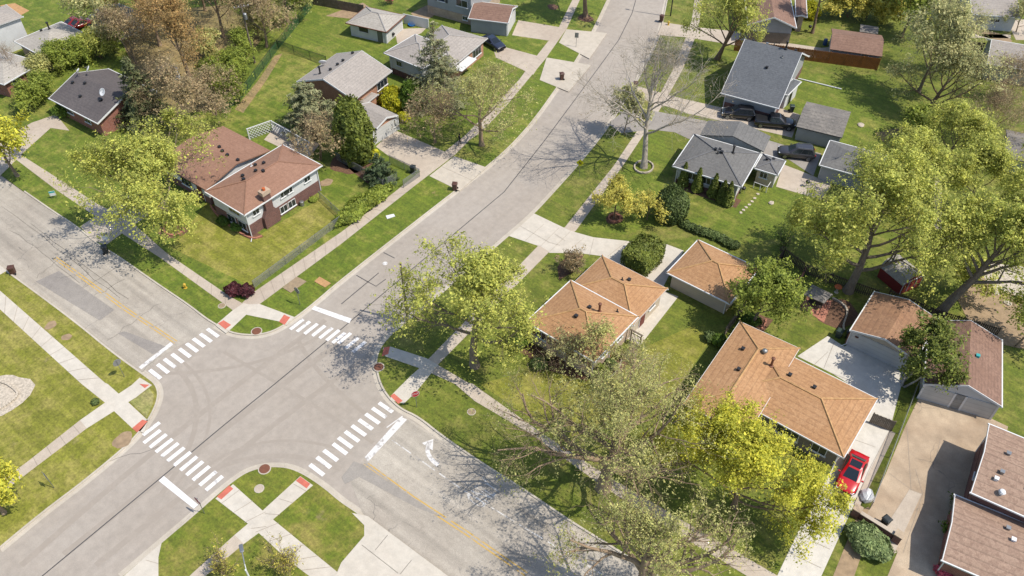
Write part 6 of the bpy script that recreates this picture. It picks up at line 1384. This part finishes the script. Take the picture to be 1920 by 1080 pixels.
shrub('azalea', (1768,1078), .9, .6, .8, 'pink flowering shrub at the mauve roofed house corner', 'l_pink', 1600, .09)
for i, q in enumerate([(1792,955),(1785,975),(1777,998)]): bare_shrub('potted_shrub', q, .7, .9, ['upper dark shrub in the shade by the mauve roofed house', 'middle dark shrub in the shade by the mauve roofed house', 'lower dark shrub in the shade by the mauve roofed house'][i], 'l_deep', 500, .09, 'k_brown', stems=8)
shrub('round_shrub', (180,756), .45, .4, .5, 'tiny round shrub beside the west sidewalk crossing', 'l_box', 700, .07)
bare_shrub('spirea_shrub', (420,1075), 2.6, 2.2, 'twiggy yellowing shrub beside the worn south sidewalk', 'l_gold', 1300, .06, 'k_tan', stems=20); bare_shrub('spirea_shrub', (540,1062), 3.0, 2.4, 'twiggy yellowing shrub overhanging the pale south sidewalk', 'l_gold', 1600, .06, 'k_tan', stems=24)
shrub('foundation_shrub', (420,418), 1.0, .8, .8, 'low shrub in the shaded bed before the brown house', 'l_deep', 1300, .09); shrub('foundation_shrub', (446,430), .9, .8, .8, 'second low shrub nearer the downspout of the brown house', 'l_deep', 1200, .09); shrub('foundation_shrub', (588,377), .6, .5, .6, 'small shrub at the far corner of the brown house', 'l_green', 700, .08)
# upper right trees
tree('tall_pale_tree', (1755,130), 11.0, 5.0, 'pale thin tree beside the dark board fence end', 'l_pale', 'k_grey', n=12000, size=.075, sig=.4, th=2, nl=11, nb=7, nt=6, fine=1, tr=.2, spread=(.2,1.15))
tree('bare_tree', (1880,190), 6.5, 5.0, 'brown bare tree before the grey green gable building', 'l_brown', 'k_tan', n=8000, size=.06, sig=.34, th=.8, nl=11, nb=7, nt=6, fine=2, tr=.16, multi=4, spread=(.3,1.2))
tree('maple_tree', (1765,310), 8.5, 5.2, 'spring green tree beside the wooden playset', 'l_maple', 'k_grey', n=16000, size=.09, sig=.36, th=1.8, nl=11, nb=7, nt=6, tr=.2, spread=(.2,1.25), gap=.15)
tree('tall_pale_tree', (1722,172), 13.5, 5.6, 'tall pale tree with a dark ivy trunk beyond the board fence', 'l_pale', 'k_grey', n=10500, size=.13, sig=.42, th=3, nl=10, nb=7, nt=6, fine=1, tr=.26, spread=(.2,1.1))
tree('willow_tree', (1733,219), 10.5, 7.4, 'pale grey green willow with one thick leaning limb', 'l_pale', 'k_brown', n=14000, size=.1, sig=.42, th=1.6, nl=10, nb=7, nt=6, fine=2, tr=.36, spread=(.3,1.3), lean=(3.0,1.5))
tree('bare_tree', (1832,262), 7.6, 6.4, 'brown many stemmed bare tree left of the grey shed', 'l_brown', 'k_tan', n=9000, size=.06, sig=.3, th=.6, nl=12, nb=7, nt=6, fine=3, tr=.2, multi=6, spread=(.35,1.2), lean=(2,1.5))
tree('elm_tree', (1523,62), 11, 4.8, 'dark trunked tree beside the dark brown house', 'l_gold', 'k_brown', n=3500, size=.13, sig=.4, th=5, nl=8, nb=6, nt=5, tr=.26, spread=(.2,1.1), gap=.3)
for i, (px, lb) in enumerate([((1560,30),'first gold green hedge tree behind the dark brown garage'), ((1590,32),'second gold green hedge tree behind the dark brown garage'), ((1622,36),'third gold green hedge tree above the small pale shed'), ((1655,42),'last gold green hedge tree beside the small pale shed')]):
    tree('hedge_tree', px, 4.6, 2.9, lb, 'l_gold', 'k_brown', n=6000, size=.15, sig=.36, th=.4, nl=9, nb=5, nt=4, tr=.1, multi=3, spread=(.2,1.2), gap=.06, group='hedge trees behind the dark brown garage')
tree('maple_tree', (1690,70), 10, 5.2, 'deep green leafed tree above the board fence end', 'l_green', 'k_brown', n=11000, size=.15, sig=.42, th=2, nl=9, nb=6, nt=5, tr=.22, spread=(.2,1.15), gap=.15)
tree('maple_tree', (1668,20), 10, 5.0, 'olive tree at the top edge left of the yellow kayak', 'l_willow', 'k_brown', n=9000, size=.14, sig=.42, th=2, nl=9, nb=6, nt=5, tr=.22, spread=(.2,1.15))
tree('hedge_tree', (1700,262), 4.6, 3.2, 'dark green thicket tree below the leaning willow limb', 'l_green', 'k_brown', n=7000, size=.14, sig=.36, th=.5, nl=9, nb=6, nt=4, tr=.1, multi=2, spread=(.2,1.2))
tree('maple_tree', (1670,385), 9.5, 6.4, 'spring green tree filling the gap below the thicket', 'l_maple', 'k_grey', n=26000, size=.1, sig=.36, th=2.4, nl=9, nb=6, nt=6, tr=.24, spread=(.2,1.2), gap=.14)
tree('maple_tree', (1800,400), 9.5, 6.2, 'yellow green tree between the playset and the tall thick trunk', 'l_maple', 'k_grey', n=22000, size=.095, sig=.36, th=2.4, nl=9, nb=6, nt=6, tr=.24, spread=(.2,1.2), gap=.22)
tree('maple_tree', (1915,420), 10, 6.4, 'yellow green tree at the right edge above the gravel bed', 'l_maple', 'k_brown', n=22000, size=.095, sig=.36, th=2.6, nl=9, nb=6, nt=6, tr=.26, spread=(.2,1.2), gap=.25)
tree('willow_tree', (1905,650), 6.0, 4.4, 'light leafed tree beside the brown roofed double garage', 'l_maple', 'k_tan', n=7000, size=.13, sig=.4, th=1.4, nl=9, nb=6, nt=5, tr=.13, spread=(.2,1.2), gap=.25)
tree('willow_tree', (1800,560), 4.6, 3.6, 'low light leafed tree behind the thick trunked tree', 'l_maple', 'k_tan', n=4500, size=.13, sig=.36, th=.8, nl=8, nb=5, nt=5, tr=.1, spread=(.3,1.2), gap=.2)
bare_shrub('smoke_bush', (1466,470), 1.5, 2.2, 'twiggy dark shrub at the slatted fence corner', 'l_deep', 900, .08, 'k_grey'); shrub('round_shrub', (1405,605), 1.2, .9, 1.2, 'round shrub between the two tan roofs', 'l_deep', 2000, .1)
shrub('round_shrub', (1398,385), .01+1.0, .8, .9, 'leafy shrub at the end of the narrow evergreens', 'l_green', 1400, .1) if 0 else None
bare_shrub('flowering_shrub', (735,8), 1.8, 2.0, 'pinkish bare shrub at the top behind the white garage', 'l_pink', 900, .08, 'k_tan')
shrub('round_shrub', (1515,32), 1.8, 1.6, 2.6, 'yellow green round shrub beside the dark brown house', 'l_lime', 4200, .13, 'egg', rough=.2)
tree('bare_tree', (1905,60), 5, 3.5, 'white blossomed low tree at the upper right edge', 'l_pale', 'k_tan', n=2500, size=.1, sig=.3, th=.8, nl=8, nb=6, nt=5, fine=1, tr=.1, spread=(.3,1.2))
